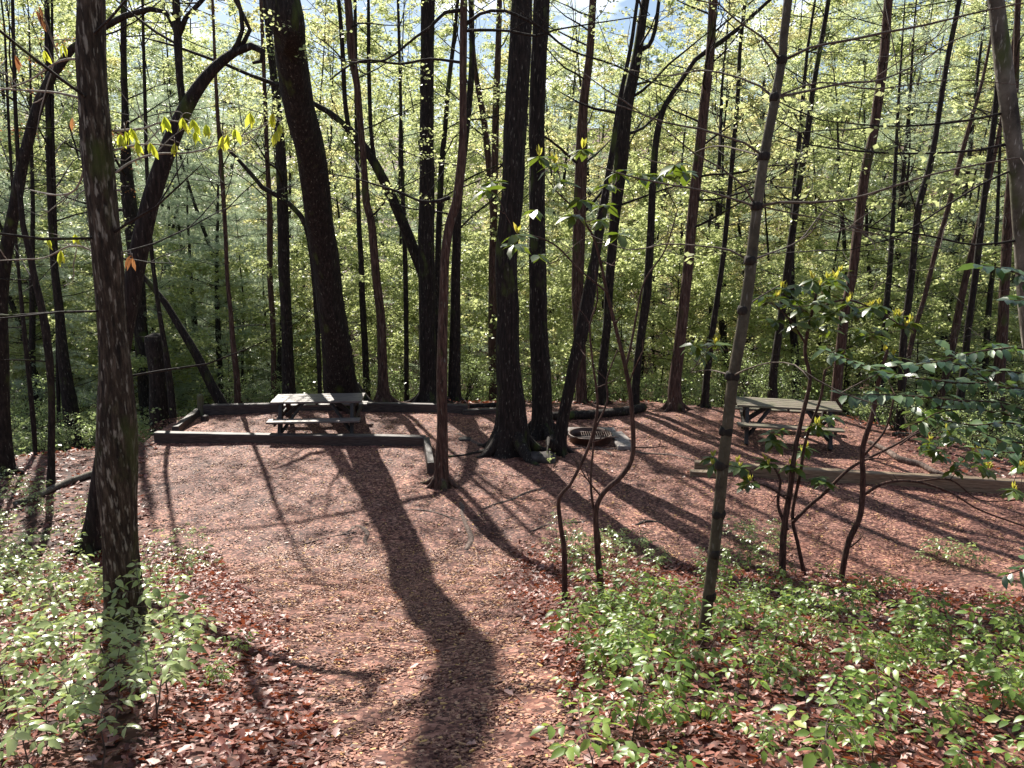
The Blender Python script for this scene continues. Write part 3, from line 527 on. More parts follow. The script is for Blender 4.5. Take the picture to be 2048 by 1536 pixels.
# near pine with whorls and its long bare branches
t = tree('pine', 'young grey-green pine in the right foreground with dark whorl rings and bare arching branches', [(1404, 1296, 30), (1412, 1231, 25), (1423, 1148, 25), (1437, 1024, 25), (1446, 928, 25), (1454, 860, 24), (1466, 757, 25), (1484, 655, 25), (1500, 552, 24), (1505, 500, 23), (1515, 410, 22), (1529, 308, 21), (1549, 205, 20), (1566, 103, 18), (1576, 0, 18)], mat='pinebark', name='pine_tree', H=10.5, limbs=0, ns=24, flare=.15, rough=.04, leafy='foliage', lsize=.03,
     extra=[])
_, W3, YP, OP = TREES['pine']
mN, mB = MB(), MB()
for (x, y, w) in [(1563, 120, 23), (1550, 194, 24), (1528, 312, 26), (1514, 412, 27), (1500, 520, 29), (1487, 620, 27), (1466, 752, 30), (1452, 862, 28), (1444, 930, 29), (1437, 1027, 28), (1428, 1105, 28), (1418, 1190, 28)]:
    m_ = mpp(x, y, YP); a = at(x + 1, y - 8, YP); b_ = at(x, y, YP); c_ = at(x - 1.5, y + 9, YP)
    mN = MB(); tube(mN, [(*a, w * .40 * m_), (*(a * .5 + b_ * .5), w * .44 * m_), (*b_, w * .465 * m_), (*(c_ * .5 + b_ * .5), w * .445 * m_), (*c_, w * .40 * m_)], seg=.02, ns=20, rough=.14); mN.build('whorl_scar', M['node'], t, OP)
arcs = [[(1558, 118, 7), (1525, 75, 5), (1480, 45, 4), (1440, 10, 3), (1400, -40, 2)], [(1568, 120, 8), (1620, 95, 6), (1700, 80, 6), (1770, 65, 6), (1850, 50, 5), (1975, 20, 4), (2080, 0, 3)],
        [(1546, 194, 7), (1520, 172, 6), (1480, 156, 5), (1440, 145, 5), (1400, 140, 4), (1340, 152, 3), (1260, 140, 2)], [(1555, 194, 7), (1620, 181, 6), (1690, 166, 6), (1760, 160, 5), (1830, 130, 4), (1900, 85, 4), (1990, 50, 3)],
        [(1555, 192, 5), (1640, 165, 4), (1750, 178, 4), (1900, 160, 3), (2050, 170, 2)], [(1524, 310, 6), (1490, 286, 5), (1440, 270, 5), (1400, 258, 5), (1330, 245, 4), (1250, 215, 3), (1200, 200, 2)],
        [(1524, 312, 5), (1480, 300, 4), (1440, 292, 4), (1400, 300, 3), (1350, 330, 2)], [(1510, 410, 6), (1490, 375, 5), (1440, 335, 4), (1390, 308, 4), (1350, 275, 3), (1300, 235, 2)], [(1508, 412, 6), (1460, 396, 5), (1400, 380, 4), (1330, 368, 4), (1250, 350, 3), (1190, 330, 2)],
        [(1516, 412, 7), (1560, 404, 6), (1620, 405, 6), (1700, 398, 5), (1770, 378, 5), (1860, 350, 4), (1950, 330, 4), (2040, 315, 3)], [(1497, 520, 5), (1460, 500, 5), (1400, 492, 4), (1330, 488, 4), (1260, 500, 3), (1180, 470, 2)],
        [(1503, 520, 5), (1550, 503, 4), (1600, 480, 4), (1640, 430, 3), (1690, 380, 2)], [(1518, 412, 4), (1600, 430, 4), (1650, 440, 3), (1760, 470, 3), (1900, 500, 2)], [(1487, 620, 5), (1510, 600, 4), (1560, 570, 3)], [(1466, 752, 5), (1420, 740, 3), (1380, 745, 2)],
        [(1466, 752, 5), (1490, 740, 4), (1540, 725, 3), (1590, 730, 3), (1620, 760, 2)]]
mL = MB()
for e in arcs:
    dy = RNG.uniform(-1.2, 1.5); L3 = [[*at(a[0], a[1], YP + dy * k / len(e)), a[2] * .42 * mpp(a[0], a[1], YP)] for k, a in enumerate(e)]
    sm = tube(mB, L3, seg=.1, ns=7, rough=.05)
    for k in range(6, len(sm), 6):
        if RNG.random() < .6:
            dd = norm(sm[k][:3] - sm[k - 1][:3] + rdir(1)[0] * .8); grow(mB, mL, sm[k][:3], dd, RNG.uniform(.2, .8), max(.003, sm[k][3] * .4), 1, None)
mB.build('branches', M['twig'], t, OP)

tree('rnear', 'pale blotched trunk cut by the upper right edge of the picture', [(2130, 1190, 52), (2110, 1000, 46), (2085, 820, 44), (2066, 660, 42), (2052, 540, 40), (2042, 440, 37), (2035, 350, 36), (2027, 290, 34), (2020, 230, 36), (2012, 171, 37), (2005, 110, 36), (1998, 60, 34), (1990, -10, 32)], d=7.4, mat='cherry', H=11, limbs=3, lowz=8, ns=36, rough=.12, ridges=4,
     extra=[[(2008, 226, 6), (1940, 240, 5), (1850, 250, 4), (1760, 252, 3), (1640, 240, 2)], [(2018, 288, 6), (1960, 300, 5), (1850, 307, 4), (1750, 305, 4), (1620, 290, 3), (1540, 270, 2)], [(2025, 340, 5), (1960, 370, 4), (1880, 420, 4), (1800, 470, 3), (1700, 500, 2)], [(2040, 480, 6), (1950, 490, 4), (1850, 470, 4), (1740, 455, 3), (1600, 400, 2)]])

# ------------------------------------------------------------------ background trees: prototypes, then copies
def proto_tree(kind, seed, H=17):
    global RNG; RNG = np.random.default_rng(seed)
    t = thing('background_tree', 'slim spring tree in the wooded slope behind the clearing', 'tree', (0, -40, -20), 'spring trees filling the woods behind the clearing')
    mt, mB, mL = MB(), MB(), MB(); r0 = RNG.uniform(.07, .15) if kind != 'sapling' else .035; P = [np.array([0, 0, -.4])]; d = np.array([0, 0, 1.0])
    for k in range(9): d = norm(d + RNG.normal(0, .055, 3) + [0, 0, .06]); P.append(P[-1] + d * H / 9)
    W3 = [[*p, r0 * (1 - k / 9.6) ** .9] for k, p in enumerate(P)]; sm = tube(mt, W3, seg=.6, ns=8, rough=.08)
    zs = sm[:, 2]
    if kind == 'pine':
        t['label'] = 'soft grey-green pine with feathery boughs behind the clearing'; t['category'] = 'pine tree'; t['group'] = 'feathery pines behind the clearing'; t.name = 'pine_tree'
        for z in np.arange(1.8, H - .5, .55):
            idx = int(np.argmin(np.abs(zs - z))); a0 = RNG.uniform(0, 6.28); L_ = .5 + 2.3 * (1 - z / H) ** .6
            for q in range(4):
                a = a0 + q * 1.57 + RNG.uniform(-.4, .4); needle_branch(mB, mL, sm[idx][:3], (math.cos(a), math.sin(a), RNG.uniform(-.05, .3)), L_ * RNG.uniform(.6, 1.1), .012, 1.1)
        lm = 'needles'
    elif kind == 'bare':
        for z in np.arange(1.5, H * .75, .28):
            idx = int(np.argmin(np.abs(zs - z))); grow(mB, mL, sm[idx][:3], rdir(1, -.1, .3)[0], RNG.uniform(.7, 2.2), .011, 1, None, curl=.25)
        for z in np.arange(H * .55, H, .35):
            idx = int(np.argmin(np.abs(zs - z))); a = RNG.uniform(0, 6.28); needle_branch(mB, mL, sm[idx][:3], (math.cos(a), math.sin(a), .25), RNG.uniform(.8, 2), .012, .6)
        t['label'] = 'slim dark pine bristling with dead side twigs behind the clearing'; t['category'] = 'pine tree'; t['group'] = 'twiggy dark pines behind the clearing'; t.name = 'pine_tree'; lm = 'needles'
    else:
        lm = 'foliage_yellow' if kind == 'yellow' else 'foliage'
        n = 38 if kind != 'sapling' else 26
        for k in range(n):
            z = 1.6 + (H - 2.0) * (k + RNG.random()) / n; idx = int(np.argmin(np.abs(zs - z)))
            grow(mB, mL, sm[idx][:3], rdir(1, .0, .6)[0], RNG.uniform(1.6, 3.4) * (1.1 - .4 * z / H), max(.010, sm[idx][3] * .25), 2, (11, .115, .125, 'quad'), curl=.4)
        if kind == 'yellow': t['label'] = 'yellow-leafed spring tree in the wooded slope behind the clearing'; t['group'] = 'yellow-leafed trees behind the clearing'
        if kind == 'sapling': t['label'] = 'young leafy sapling at the foot of the wooded slope'; t['group'] = 'saplings below the tall spring trees'
        t.name = 'spring_tree' if kind != 'sapling' else 'sapling'
    mt.build('trunk', M['thin'], t); mB.build('branches', M['thin'], t); mL.build('crown', M[lm], t)
    return t
PG = [proto_tree('green', 11), proto_tree('green', 12, 19), proto_tree('green', 13, 15)]
PY = [proto_tree('yellow', 21, 17), proto_tree('yellow', 22, 15)]
PP = [proto_tree('pine', 31, 14), proto_tree('pine', 32, 11)]
PBr = [proto_tree('bare', 41, 17), proto_tree('bare', 42, 14)]
PSm = [proto_tree('sapling', 43, 7.5), proto_tree('sapling', 44, 6.5)]
RNG = np.random.default_rng(99)
used = set(); placed = []
def put(protos, px, Y, sc=1.0, tilt=.05):
    x = at(px, 600, Y)[0]; k = RNG.integers(len(protos)); p = protos[k]; loc = (x, Y, hz(x, Y)); rz = RNG.uniform(0, 6.28); tl = RNG.normal(0, tilt)
    if p.name not in used:
        used.add(p.name); p.location = loc; p.rotation_euler = (tl, tl * .6, rz); p.scale = (sc, sc, sc)
    else: copytree(p, loc, rz, sc, tilt=tl)
for (a, b, n, pr) in ((25, 38, 44, 'g'), (38, 52, 52, 'g'), (52, 66, 46, 'g')):
    for k in range(n):
        px = -120 + 2290 * (k + RNG.random()) / n; Y = RNG.uniform(a, b)
        if Y < 34 and 250 < px < 900 and RNG.random() < .4: continue
        q = RNG.random(); protos = (PG if q < .66 else PY if q < .93 else PP) if px > 900 else (PG if q < .45 else PY if q < .55 else PP)
        sc = (9.0 + .27 * Y) / 17 * RNG.uniform(.85, 1.08); put(protos, px, Y, sc * (.88 if 560 < px < 1450 else 1.0))
for px, Y, sc in ((340, 26.5, .9), (390, 25, .8), (460, 24, .75), (530, 24.5, .8), (270, 27, .9), (120, 25, .8), (20, 27, .9), (300, 24, .85), (420, 23, .8), (500, 26, .9), (360, 30, 1.0), (60, 24, .9), (150, 28, 1), (480, 33, 1.1), (560, 29, .9), (1620, 30, .9), (1500, 33, 1), (1790, 27, .8), (1960, 26, .9), (230, 22, .75), (1240, 40, .9), (960, 36, .8)): put(PP, px, Y, sc)
for k in range(34): put(PSm, -100 + 2250 * (k + RNG.random()) / 34, RNG.uniform(22.5, 28), RNG.uniform(.75, 1.05))
for k in range(26): put(PBr, RNG.uniform(1080, 2150) if k < 20 else RNG.uniform(-60, 560), RNG.uniform(21, 36), RNG.uniform(.8, 1.1), .03)

# far wooded hillside: leaf masses nobody could count
mL = MB(); n = 52000
x = RNG.uniform(-75, 75, n); y = RNG.uniform(62, 80, n); top = 18.2 + 5 * smooth((np.abs(x + 2) - 16) / 22) + 1.6 * np.sin(x * .35) + 1.2 * np.sin(x * .9 + 1)
h = height(x, y); P = np.stack([x, y, h + (top - 1.0 - h) * RNG.uniform(0, 1, n) ** .9], 1); leaves_cluster(mL, P, .45, 5, .27, 'quad', .8)
tag(mL.build('far_woodland', M['foliage_far']), 'far hillside of pale green spring woodland closing the view', 'woodland', kind='stuff')

# understory shrubs beyond the rim
def proto_shrub(seed, H, pale=False):
    global RNG; RNG = np.random.default_rng(seed)
    t = thing('understory_shrub', 'leafy green shrub in the thicket beyond the clearing rim', 'shrub', (0, -40, -20), 'shrubs in the thicket beyond the clearing rim')
    mB, mL = MB(), MB()
    for k in range(11):
        a = RNG.uniform(0, 6.28); grow(mB, mL, (.15 * math.cos(a), .15 * math.sin(a), -.1), (math.cos(a) * .45, math.sin(a) * .45, 1), H * RNG.uniform(.7, 1.1), .014, 2, (4, .062, .11, 'leaf'), curl=.5)
    mB.build('stem', M['thin'], t); mL.build('foliage', M['seedling_pale'] if pale else M['foliage_dark'], t); return t
PS = [proto_shrub(51, 1.7), proto_shrub(52, 2.4), proto_shrub(53, 1.3, True), proto_shrub(54, 1.9)]
RNG = np.random.default_rng(123)
ns_ = 0
for (dy0, dy1, n) in ((1.0, 3.5, 44), (3.5, 8, 52), (8, 16, 46)):
    for k in range(n):
        px = -80 + 2200 * (k + RNG.random()) / n; Yg = 18.0; x = at(px, 800, Yg)[0]; yc_ = float(np.interp(x, _cw[:, 0], _cw[:, 1])); Y = yc_ + RNG.uniform(dy0, dy1); x = at(px, 800, Y)[0]
        sc = RNG.uniform(.7, 1.1) * (.62 if dy0 < 2 else 1.0); p = PS[RNG.integers(4)]; loc = (x, Y, hz(x, Y) - .03); rz = RNG.uniform(0, 6.28)
        if p.name not in used: used.add(p.name); p.location = loc; p.rotation_euler = (0, 0, rz); p.scale = (sc,) * 3
        else: copytree(p, loc, rz, sc)
mL = MB(); P = np.stack([RNG.uniform(-50, 50, 60000), RNG.uniform(15, 62, 60000)], 1); P = P[P[:, 1] > np.interp(P[:, 0], _cw[:, 0], _cw[:, 1]) + .8]
P3 = np.column_stack([P, height(P[:, 0], P[:, 1]) + RNG.uniform(.05, .8, len(P))]); leaves_cluster(mL, P3, .14, 6, .085, 'quad')
tag(mL.build('undergrowth', M['foliage_dark']), 'dense low undergrowth covering the slope beyond the clearing', 'undergrowth', kind='stuff')

# ------------------------------------------------------------------ seedlings on the banks
def proto_seed(seed, H, mat, nst=1):
    global RNG; RNG = np.random.default_rng(seed)
    t = thing('seedling', 'young leafy seedling growing through the dead leaves', 'seedling', (0, -40, -20), 'x')
    mB, mL = MB(), MB()
    lean = RNG.normal(0, .16, 2); P = [np.array([0, 0, -.03])]
    for k in range(5): P.append(P[-1] + np.array([lean[0] * (k + 1) / 4, lean[1] * (k + 1) / 4, 1]) * H / 5 + np.append(RNG.normal(0, .008, 2), 0))
    tube(mB, [(*p, .0045 * (1.15 - k / 6)) for k, p in enumerate(P)], seg=.05, ns=5, cap=False)
    for lv in (3, 4, 5):
        base = P[lv]; n = RNG.integers(2, 5); a0 = RNG.uniform(0, 6.28)
        for q in range(n):
            a = a0 + q * 6.28 / n + RNG.uniform(-.3, .3); d = np.array([math.cos(a), math.sin(a), RNG.uniform(.0, .3)]); L_ = RNG.uniform(.09, .19); tip = base + norm(d) * L_; mid = (base + tip) / 2 + [0, 0, .015]
            tube(mB, [(*base, .002), (*mid, .0017), (*tip, .0012)], seg=.05, ns=4, cap=False)
            D, Pp, sz = [], [], []
            s0 = RNG.uniform(.042, .062)
            hd = np.array([math.cos(a), math.sin(a), 0]); sdv = np.array([-math.sin(a), math.cos(a), 0])
            for m_, (f, sg, w) in enumerate([(1, 0, 1.15), (.82, 1, 1), (.82, -1, 1), (.5, 1, .85), (.5, -1, .85)]):
                Pp.append(base * (1 - f) + tip * f + [0, 0, .01]); D.append(hd * (1 if sg == 0 else .45) + sdv * sg + np.array([0, 0, RNG.uniform(-.5, -.05)])); sz.append(s0 * w * RNG.uniform(.85, 1.15))
            sz = np.array(sz); scatter(mL, 'leaf', np.array(Pp), np.array(D), rdir(5, .7, 1), sz * .95, sz * 1.1, rnd=np.clip(RNG.normal(.5, .25, 5) + (RNG.random() - .5) * .4, 0, 1))
    mB.build('stem', M['twig'], t); mL.build('leaves', M[mat], t); return t
SG = [proto_seed(60 + k, h, 'seedling') for k, h in enumerate((.24, .32, .42, .18, .28))]
SPp = [proto_seed(70 + k, h, 'seedling_pale') for k, h in enumerate((.24, .32, .42, .18, .28))]
RNG = np.random.default_rng(321)
def plant(protos, x, y, sc, label, group):
    p = protos[RNG.integers(len(protos))]; loc = (x, y, hz(x, y)); rz = RNG.uniform(0, 6.28)
    if p.name not in used: used.add(p.name); p.location = loc; p.rotation_euler = (0, 0, rz); p.scale = (sc,) * 3; p['label'] = label; p['group'] = group; return p
    return copytree(p, loc, rz, sc, label, group, tilt=RNG.normal(0, .1))
def seedarea(n, poly, protos, label, group, s0=.7, s1=1.15):
    P = np.array([gpt(*q)[:2] for q in poly]); lo, hi = P.min(0), P.max(0); c = 0; tries = 0; got = []
    while c < n and tries < 6000:
        tries += 1; x, y = RNG.uniform(lo, hi)
        if not inside(np.array([x]), np.array([y]), P)[0]: continue
        if got and np.min(np.hypot(*(np.array(got) - [x, y]).T)) < .10: continue
        got.append((x, y)); plant(protos, x, y, RNG.uniform(s0, s1), label, group); c += 1
seedarea(70, [(-40, 1120), (190, 1180), (215, 1230), (330, 1240), (410, 1330), (330, 1440), (250, 1620), (-60, 1620)], SPp, 'pale green seedling in the dense patch at the foot of the mossy left tree', 'pale seedlings in the lower left patch', 1.0, 1.45)
seedarea(36, [(-40, 960), (90, 985), (190, 1010), (190, 1130), (-40, 1130)], SPp, 'pale seedling in the thin patch left of the mossy trunk', 'pale seedlings left of the mossy trunk')
seedarea(12, [(290, 1130), (420, 1060), (470, 1090), (400, 1180), (300, 1210)], SPp, 'pale seedling beside the chips just right of the mossy trunk', 'pale seedlings right of the mossy trunk', .7, 1.0)
seedarea(3, [(430, 1330), (500, 1320), (500, 1380), (430, 1390)], SG, 'lone seedling in the dry leaves between mossy tree and path', 'lone seedlings left of the path', .5, .7)
seedarea(112, [(1120, 1400), (1180, 1330), (1270, 1270), (1400, 1260), (1620, 1220), (2100, 1270), (2140, 1640), (1200, 1640)], SG, 'bright green seedling covering the lower right bank', 'green seedlings on the lower right bank', .6, 1.25)
seedarea(24, [(1120, 1300), (1180, 1220), (1300, 1200), (1400, 1250), (1290, 1320), (1160, 1400)], SG, 'green seedling at the path edge of the right bank', 'green seedlings along the right path edge')
seedarea(26, [(1060, 1110), (1130, 1080), (1250, 1090), (1350, 1130), (1260, 1180), (1140, 1150)], SPp, 'pale feathery seedling around the laurel stems at the top of the right bank', 'pale seedlings round the laurel stems', .7, 1.1)
seedarea(36, [(1350, 1140), (1500, 1130), (1700, 1170), (2060, 1190), (2060, 1260), (1700, 1220), (1420, 1240)], SG, 'small green seedling along the upper rim of the right bank', 'green seedlings along the right bank rim', .6, 1.0)
seedarea(14, [(1440, 1070), (1560, 1060), (1560, 1130), (1440, 1140)], SPp, 'pale seedling standing between pine and laurel stems', 'pale seedlings between pine and laurel', .7, 1.1)
seedarea(8, [(1800, 1110), (1950, 1080), (1960, 1140), (1820, 1150)], SPp, 'pale seedling on the chips right of the crooked laurels', 'pale seedlings right of the laurels', .8, 1.2)

# ------------------------------------------------------------------ laurels with whorled leaves
def whorl(mL, mN, c, n, ln, young=False):
    a0 = RNG.uniform(0, 6.28); a = a0 + np.arange(n) * 2.4 + RNG.normal(0, .2, n); el = RNG.uniform(-.75, .25, n); D = np.stack([np.cos(a), np.sin(a), el], 1); U = np.array([0, 0, 1.]) + RNG.normal(0, .2, (n, 3))
    s = ln * RNG.uniform(.7, 1.15, n); scatter(mL, 'long', np.repeat([c], n, 0), D, U, s * 1.4, s)
    if young:
        m = 7; a = RNG.uniform(0, 6.28, m); D = np.stack([np.cos(a) * .4, np.sin(a) * .4, np.ones(m)], 1); s = ln * RNG.uniform(.35, .6, m); scatter(mN, 'long', np.repeat([c + np.array([0, 0, .01])], m, 0), D, rdir(m, -.3, .3), s * .9, s)
def laurel(name, label, cat, base, stems, whorls, ln, mat='laurel', ypx=.5, shape=None, d=None, thick=1.0, dense=False):
    Y = gpt(*base)[1] if d is None else d; b3 = at(base[0], base[1], Y); org = np.array([b3[0], Y, hz(b3[0], Y)])
    t = thing(name, label, cat, org); nodes = []
    for e in stems:
        dy = RNG.uniform(-.3, .3); mS = MB()
        L3 = [[*at(a[0], a[1], Y + dy * k / len(e)), a[2] * .5 * thick * mpp(a[0], a[1], Y)] for k, a in enumerate(e)]
        if abs(e[0][1] - base[1]) < 60: L3[0][2] = min(L3[0][2], hz(L3[0][0], L3[0][1])) - .03
        sm = tube(mS, L3, seg=.06, ns=10, rough=.08); nodes.append(sm)
        for k in range(8, len(sm), 9):                # fine bare twigs
            if RNG.random() < .5: grow(mS, MB(), sm[k][:3], rdir(1, -.2, .8)[0], RNG.uniform(.15, .5), max(.003, sm[k][3] * .35), 1, None)
        mS.build('stem', M['rhodo'], t, org)
    N3 = np.vstack(nodes); mT, mL, mN = MB(), MB(), MB()
    for w in [u for v in whorls for u in ([v, (v[0] + RNG.uniform(-16, 16), v[1] + RNG.uniform(-10, 16)) + tuple(v[2:])] if dense else [v])]:
        c = at(w[0], w[1], Y + RNG.normal(0, .25)); cand = N3[(np.linalg.norm(N3[:, :3] - c, axis=1) > .04)]
        k = np.argmin(np.linalg.norm(cand[:, :3] - c, axis=1) + np.maximum(0, cand[:, 2] - c[2]) * 1.5); p = cand[k]
        mid = (p[:3] + c) / 2 + np.array([0, 0, -.08 * np.linalg.norm(p[:3] - c)]) + RNG.normal(0, .02, 3); tube(mT, [(*p[:3], min(p[3] * .7, .006)), (*mid, .004), (*c, .0028)], seg=.05, ns=6, cap=False)
        N3 = np.vstack([N3, [[*c, .003]], [[*mid, .004]]])
        whorl(mL, mN, c, RNG.integers(6, 10), ln, len(w) > 2)
    mT.build('twigs', M['rhodo'], t, org); mL.build('leaves', M[mat], t, org)
    if mN.n: mN.build('new_leaves', M['laurel_new'], t, org)
    return t
laurel('laurel_shrub', 'tall crooked laurel in front of the fire ring with few glossy leaf whorls', 'laurel shrub', (1205, 1200), [
    [(1205, 1205, 17), (1195, 1100, 14), (1192, 1020, 12), (1210, 982, 12), (1245, 950, 12), (1266, 905, 11), (1262, 800, 10), (1250, 730, 10), (1230, 650, 9), (1213, 580, 8), (1200, 520, 7), (1185, 470, 6), (1150, 420, 5), (1110, 380, 4)],
    [(1130, 1168, 15), (1128, 1100, 13), (1121, 1050, 11), (1118, 995, 10), (1140, 970, 8), (1175, 900, 8), (1190, 850, 8), (1195, 800, 6), (1185, 720, 5), (1180, 650, 4), (1195, 600, 4), (1190, 540, 3)],
    [(1200, 1085, 9), (1182, 980, 6), (1186, 900, 5), (1190, 860, 5)],
    [(1250, 740, 7), (1262, 690, 6), (1275, 620, 5), (1290, 560, 4), (1330, 500, 4), (1355, 420, 3)],
    [(1215, 585, 5), (1160, 540, 4), (1110, 490, 4), (1060, 470, 3), (1035, 470, 3)], [(1190, 860, 5), (1215, 800, 5), (1213, 760, 4), (1235, 700, 3)]],
    [(985, 365), (975, 380), (1035, 470, 1), (1028, 490), (1070, 420), (1078, 315, 1), (1110, 330, 1), (1120, 365), (1160, 400), (1165, 300, 1), (1205, 440), (1215, 370), (1235, 345), (1285, 350), (1320, 350), (1350, 330), (1078, 510), (1150, 430), (1240, 470), (1212, 410), (1370, 345)], .185, thick=.85)
laurel('laurel_shrub', 'multi-stemmed laurel in front of the right table, new yellow leaves at its tips', 'laurel shrub', (1590, 1150), [
    [(1566, 1135, 18), (1568, 1060, 16), (1580, 980, 14), (1590, 900, 12), (1605, 830, 11), (1620, 760, 10), (1610, 700, 9), (1625, 620, 8), (1640, 560, 6)],
    [(1612, 1160, 12), (1596, 1090, 10), (1585, 1030, 9), (1600, 950, 9), (1612, 880, 8), (1640, 800, 7), (1650, 740, 6)],
    [(1575, 1060, 9), (1556, 1010, 8), (1560, 960, 7), (1545, 930, 5)],
    [(1585, 1045, 9), (1620, 1010, 9), (1650, 985, 9), (1690, 945, 8), (1720, 925, 7), (1790, 890, 6), (1840, 860, 6)],
    [(1575, 1000, 6), (1540, 975, 5), (1510, 965, 4), (1500, 940, 3)], [(1613, 690, 6), (1580, 640, 5), (1550, 610, 4)], [(1625, 620, 6), (1690, 600, 5), (1750, 620, 4), (1800, 650, 3)], [(1460, 700, 3), (1430, 700, 3), (1395, 700, 3)]],
    [(1520, 590), (1540, 605, 1), (1570, 580, 1), (1600, 572), (1625, 560, 1), (1655, 560, 1), (1680, 545, 1), (1600, 620), (1640, 610), (1670, 625), (1700, 600, 1), (1735, 620, 1), (1757, 612, 1), (1790, 635, 1), (1812, 655, 1), (1540, 640), (1580, 655), (1385, 690), (1400, 712), (1430, 690, 1), (1632, 850, 1), (1655, 835), (1545, 880), (1480, 935, 1), (1425, 915, 1), (1500, 965, 1), (1530, 922, 1), (1580, 930, 1), (1640, 955), (1560, 860), (1690, 700), (1720, 660), (1655, 660), (1620, 640), (1590, 600), (1760, 660), (1660, 590), (1710, 630), (1605, 905, 1)], .19, dense=True, thick=.8)
laurel('laurel_shrub', 'single crooked laurel stem right of the multi-stemmed one, forked low towards the right', 'laurel shrub', (1682, 1168), [
    [(1680, 1168, 15), (1695, 1090, 14), (1720, 1030, 14), (1726, 960, 13), (1725, 900, 12), (1745, 830, 11), (1758, 760, 9), (1775, 700, 6)],
    [(1726, 990, 9), (1770, 966, 7), (1830, 963, 6), (1900, 985, 5), (1960, 1020, 4), (2055, 1055, 4)], [(1830, 963, 4), (1900, 960, 4), (1960, 1000, 3), (2040, 1000, 3)], [(1728, 910, 7), (1770, 860, 5), (1790, 790, 4)], [(1800, 890, 4), (1840, 865, 4), (1880, 880, 3)]],
    [(1855, 890, 1), (1905, 880, 1), (1920, 925), (1945, 905, 1), (1890, 915), (1980, 940, 1), (2030, 985, 1), (1770, 705, 1), (1750, 740), (1910, 860, 1), (1870, 905), (2040, 935, 1), (1960, 925)], .17, dense=True, thick=.85)
# blue-green boughs reaching in from the right
org = at(2200, 900, 5.2); org[2] = hz(org[0], org[1]); t = thing('leafy_shrub', 'glossy blue-green leafy boughs reaching in from the right edge', 'shrub', org)
mT, mL = MB(), MB()
for e in ([(2200, 820), (2060, 790), (1900, 765), (1770, 745), (1650, 700)], [(2200, 860), (2060, 830), (1900, 800), (1780, 790), (1690, 790)], [(2200, 850), (2060, 860), (1940, 850), (1850, 830), (1800, 800)], [(2200, 760), (2080, 720), (1980, 700), (1900, 720), (1830, 730)], [(2200, 640), (2100, 600), (2030, 545), (1960, 530)], [(2200, 660), (2100, 625), (2020, 600)], [(2200, 840), (2080, 800), (1990, 770), (1900, 700)], [(2250, 1100), (2100, 1120), (2040, 1140), (2010, 1150)], [(2200, 900), (2080, 905), (2000, 880), (1950, 860)], [(2200, 800), (2080, 770), (1960, 740), (1860, 720), (1780, 735)], [(2200, 880), (2090, 870), (1990, 825), (1890, 822), (1830, 850)], [(2200, 900), (2100, 920), (2010, 905), (1950, 895)], [(2200, 760), (2110, 730), (2040, 700), (1990, 690)]):
    dy = RNG.uniform(-.4, .5); L3 = [[*at(a[0], a[1], 5.2 + dy), .007 * (1 - k / len(e)) + .002] for k, a in enumerate(e)]; L3[0] = [org[0], org[1], max(org[2] + .1, L3[0][2] - .6), .012]
    sm = tube(mT, L3, seg=.05, ns=6, cap=False)
    for k in range(4, len(sm)):
        if L3 and sm[k][0] > at(2130, 800, 5.2)[0]: continue
        d = norm(sm[k][:3] - sm[k - 1][:3]); side = norm(np.cross(d, (0, 0, 1))); m = 2; sg = np.array([1, -1])[:, None]
        D = side * sg + d * .5 + RNG.normal(0, .25, (m, 3)) + [0, 0, -.12]; s = RNG.uniform(.10, .17, m); scatter(mL, 'long', np.repeat([sm[k][:3]], m, 0), D, np.array([0, 0, 1.]) + RNG.normal(0, .3, (m, 3)), s * 1.3, s)
    tag
mS = MB(); tube(mS, [(*org - [0, 0, .1], .02), (org[0] + .05, org[1], org[2] + .5, .017), (org[0] - .02, org[1] + .05, org[2] + 1.4, .010)], seg=.1, ns=8)
mS.build('stem', M['rhodo'], t, org); mT.build('twigs', M['rhodo'], t, org); mL.build('leaves', M['teal'], t, org)

# hanging young leaves on long pale twigs of the mossy left tree
tl, W3, YL, OL_ = TREES['left_near']
mT, mL, mO = MB(), MB(), MB(); SMP = []
for e in ([(232, 345), (260, 325), (310, 308), (380, 305), (450, 285), (520, 255), (562, 238)], [(228, 262), (290, 256), (335, 240), (378, 250)], [(215, 532), (180, 500), (140, 492), (90, 515), (30, 520)], [(175, 118), (120, 122), (60, 160), (10, 178), (-40, 190)], [(178, 200), (110, 185), (40, 180), (-20, 175)], [(228, 300), (262, 292), (300, 288), (350, 292)], [(172, 330), (150, 380), (110, 390), (60, 380)], [(240, 380), (190, 380), (170, 330)]):
    L3 = [[*at(a[0], a[1], YL + .1 * k), .007 * (1 - k / len(e)) + .0025] for k, a in enumerate(e)]; sm = tube(mT, L3, seg=.06, ns=6, rough=.05); SMP.append(sm)
    for k in range(5, len(sm), 6): grow(mT, MB(), sm[k][:3], rdir(1)[0], RNG.uniform(.15, .5), .003, 1, None)
SMP = np.vstack(SMP)
def hook(c):                                          # twig from the nearest branch to a leaf bundle
    q = SMP[np.argmin(np.linalg.norm(SMP[:, :3] - c, axis=1))][:3]; m = (q + c) / 2 + [0, 0, .05]
    tube(mT, [(*q, .0035), (*m, .003), (*(c + [0, 0, .03]), .0025), (*c, .002)], seg=.04, ns=5)
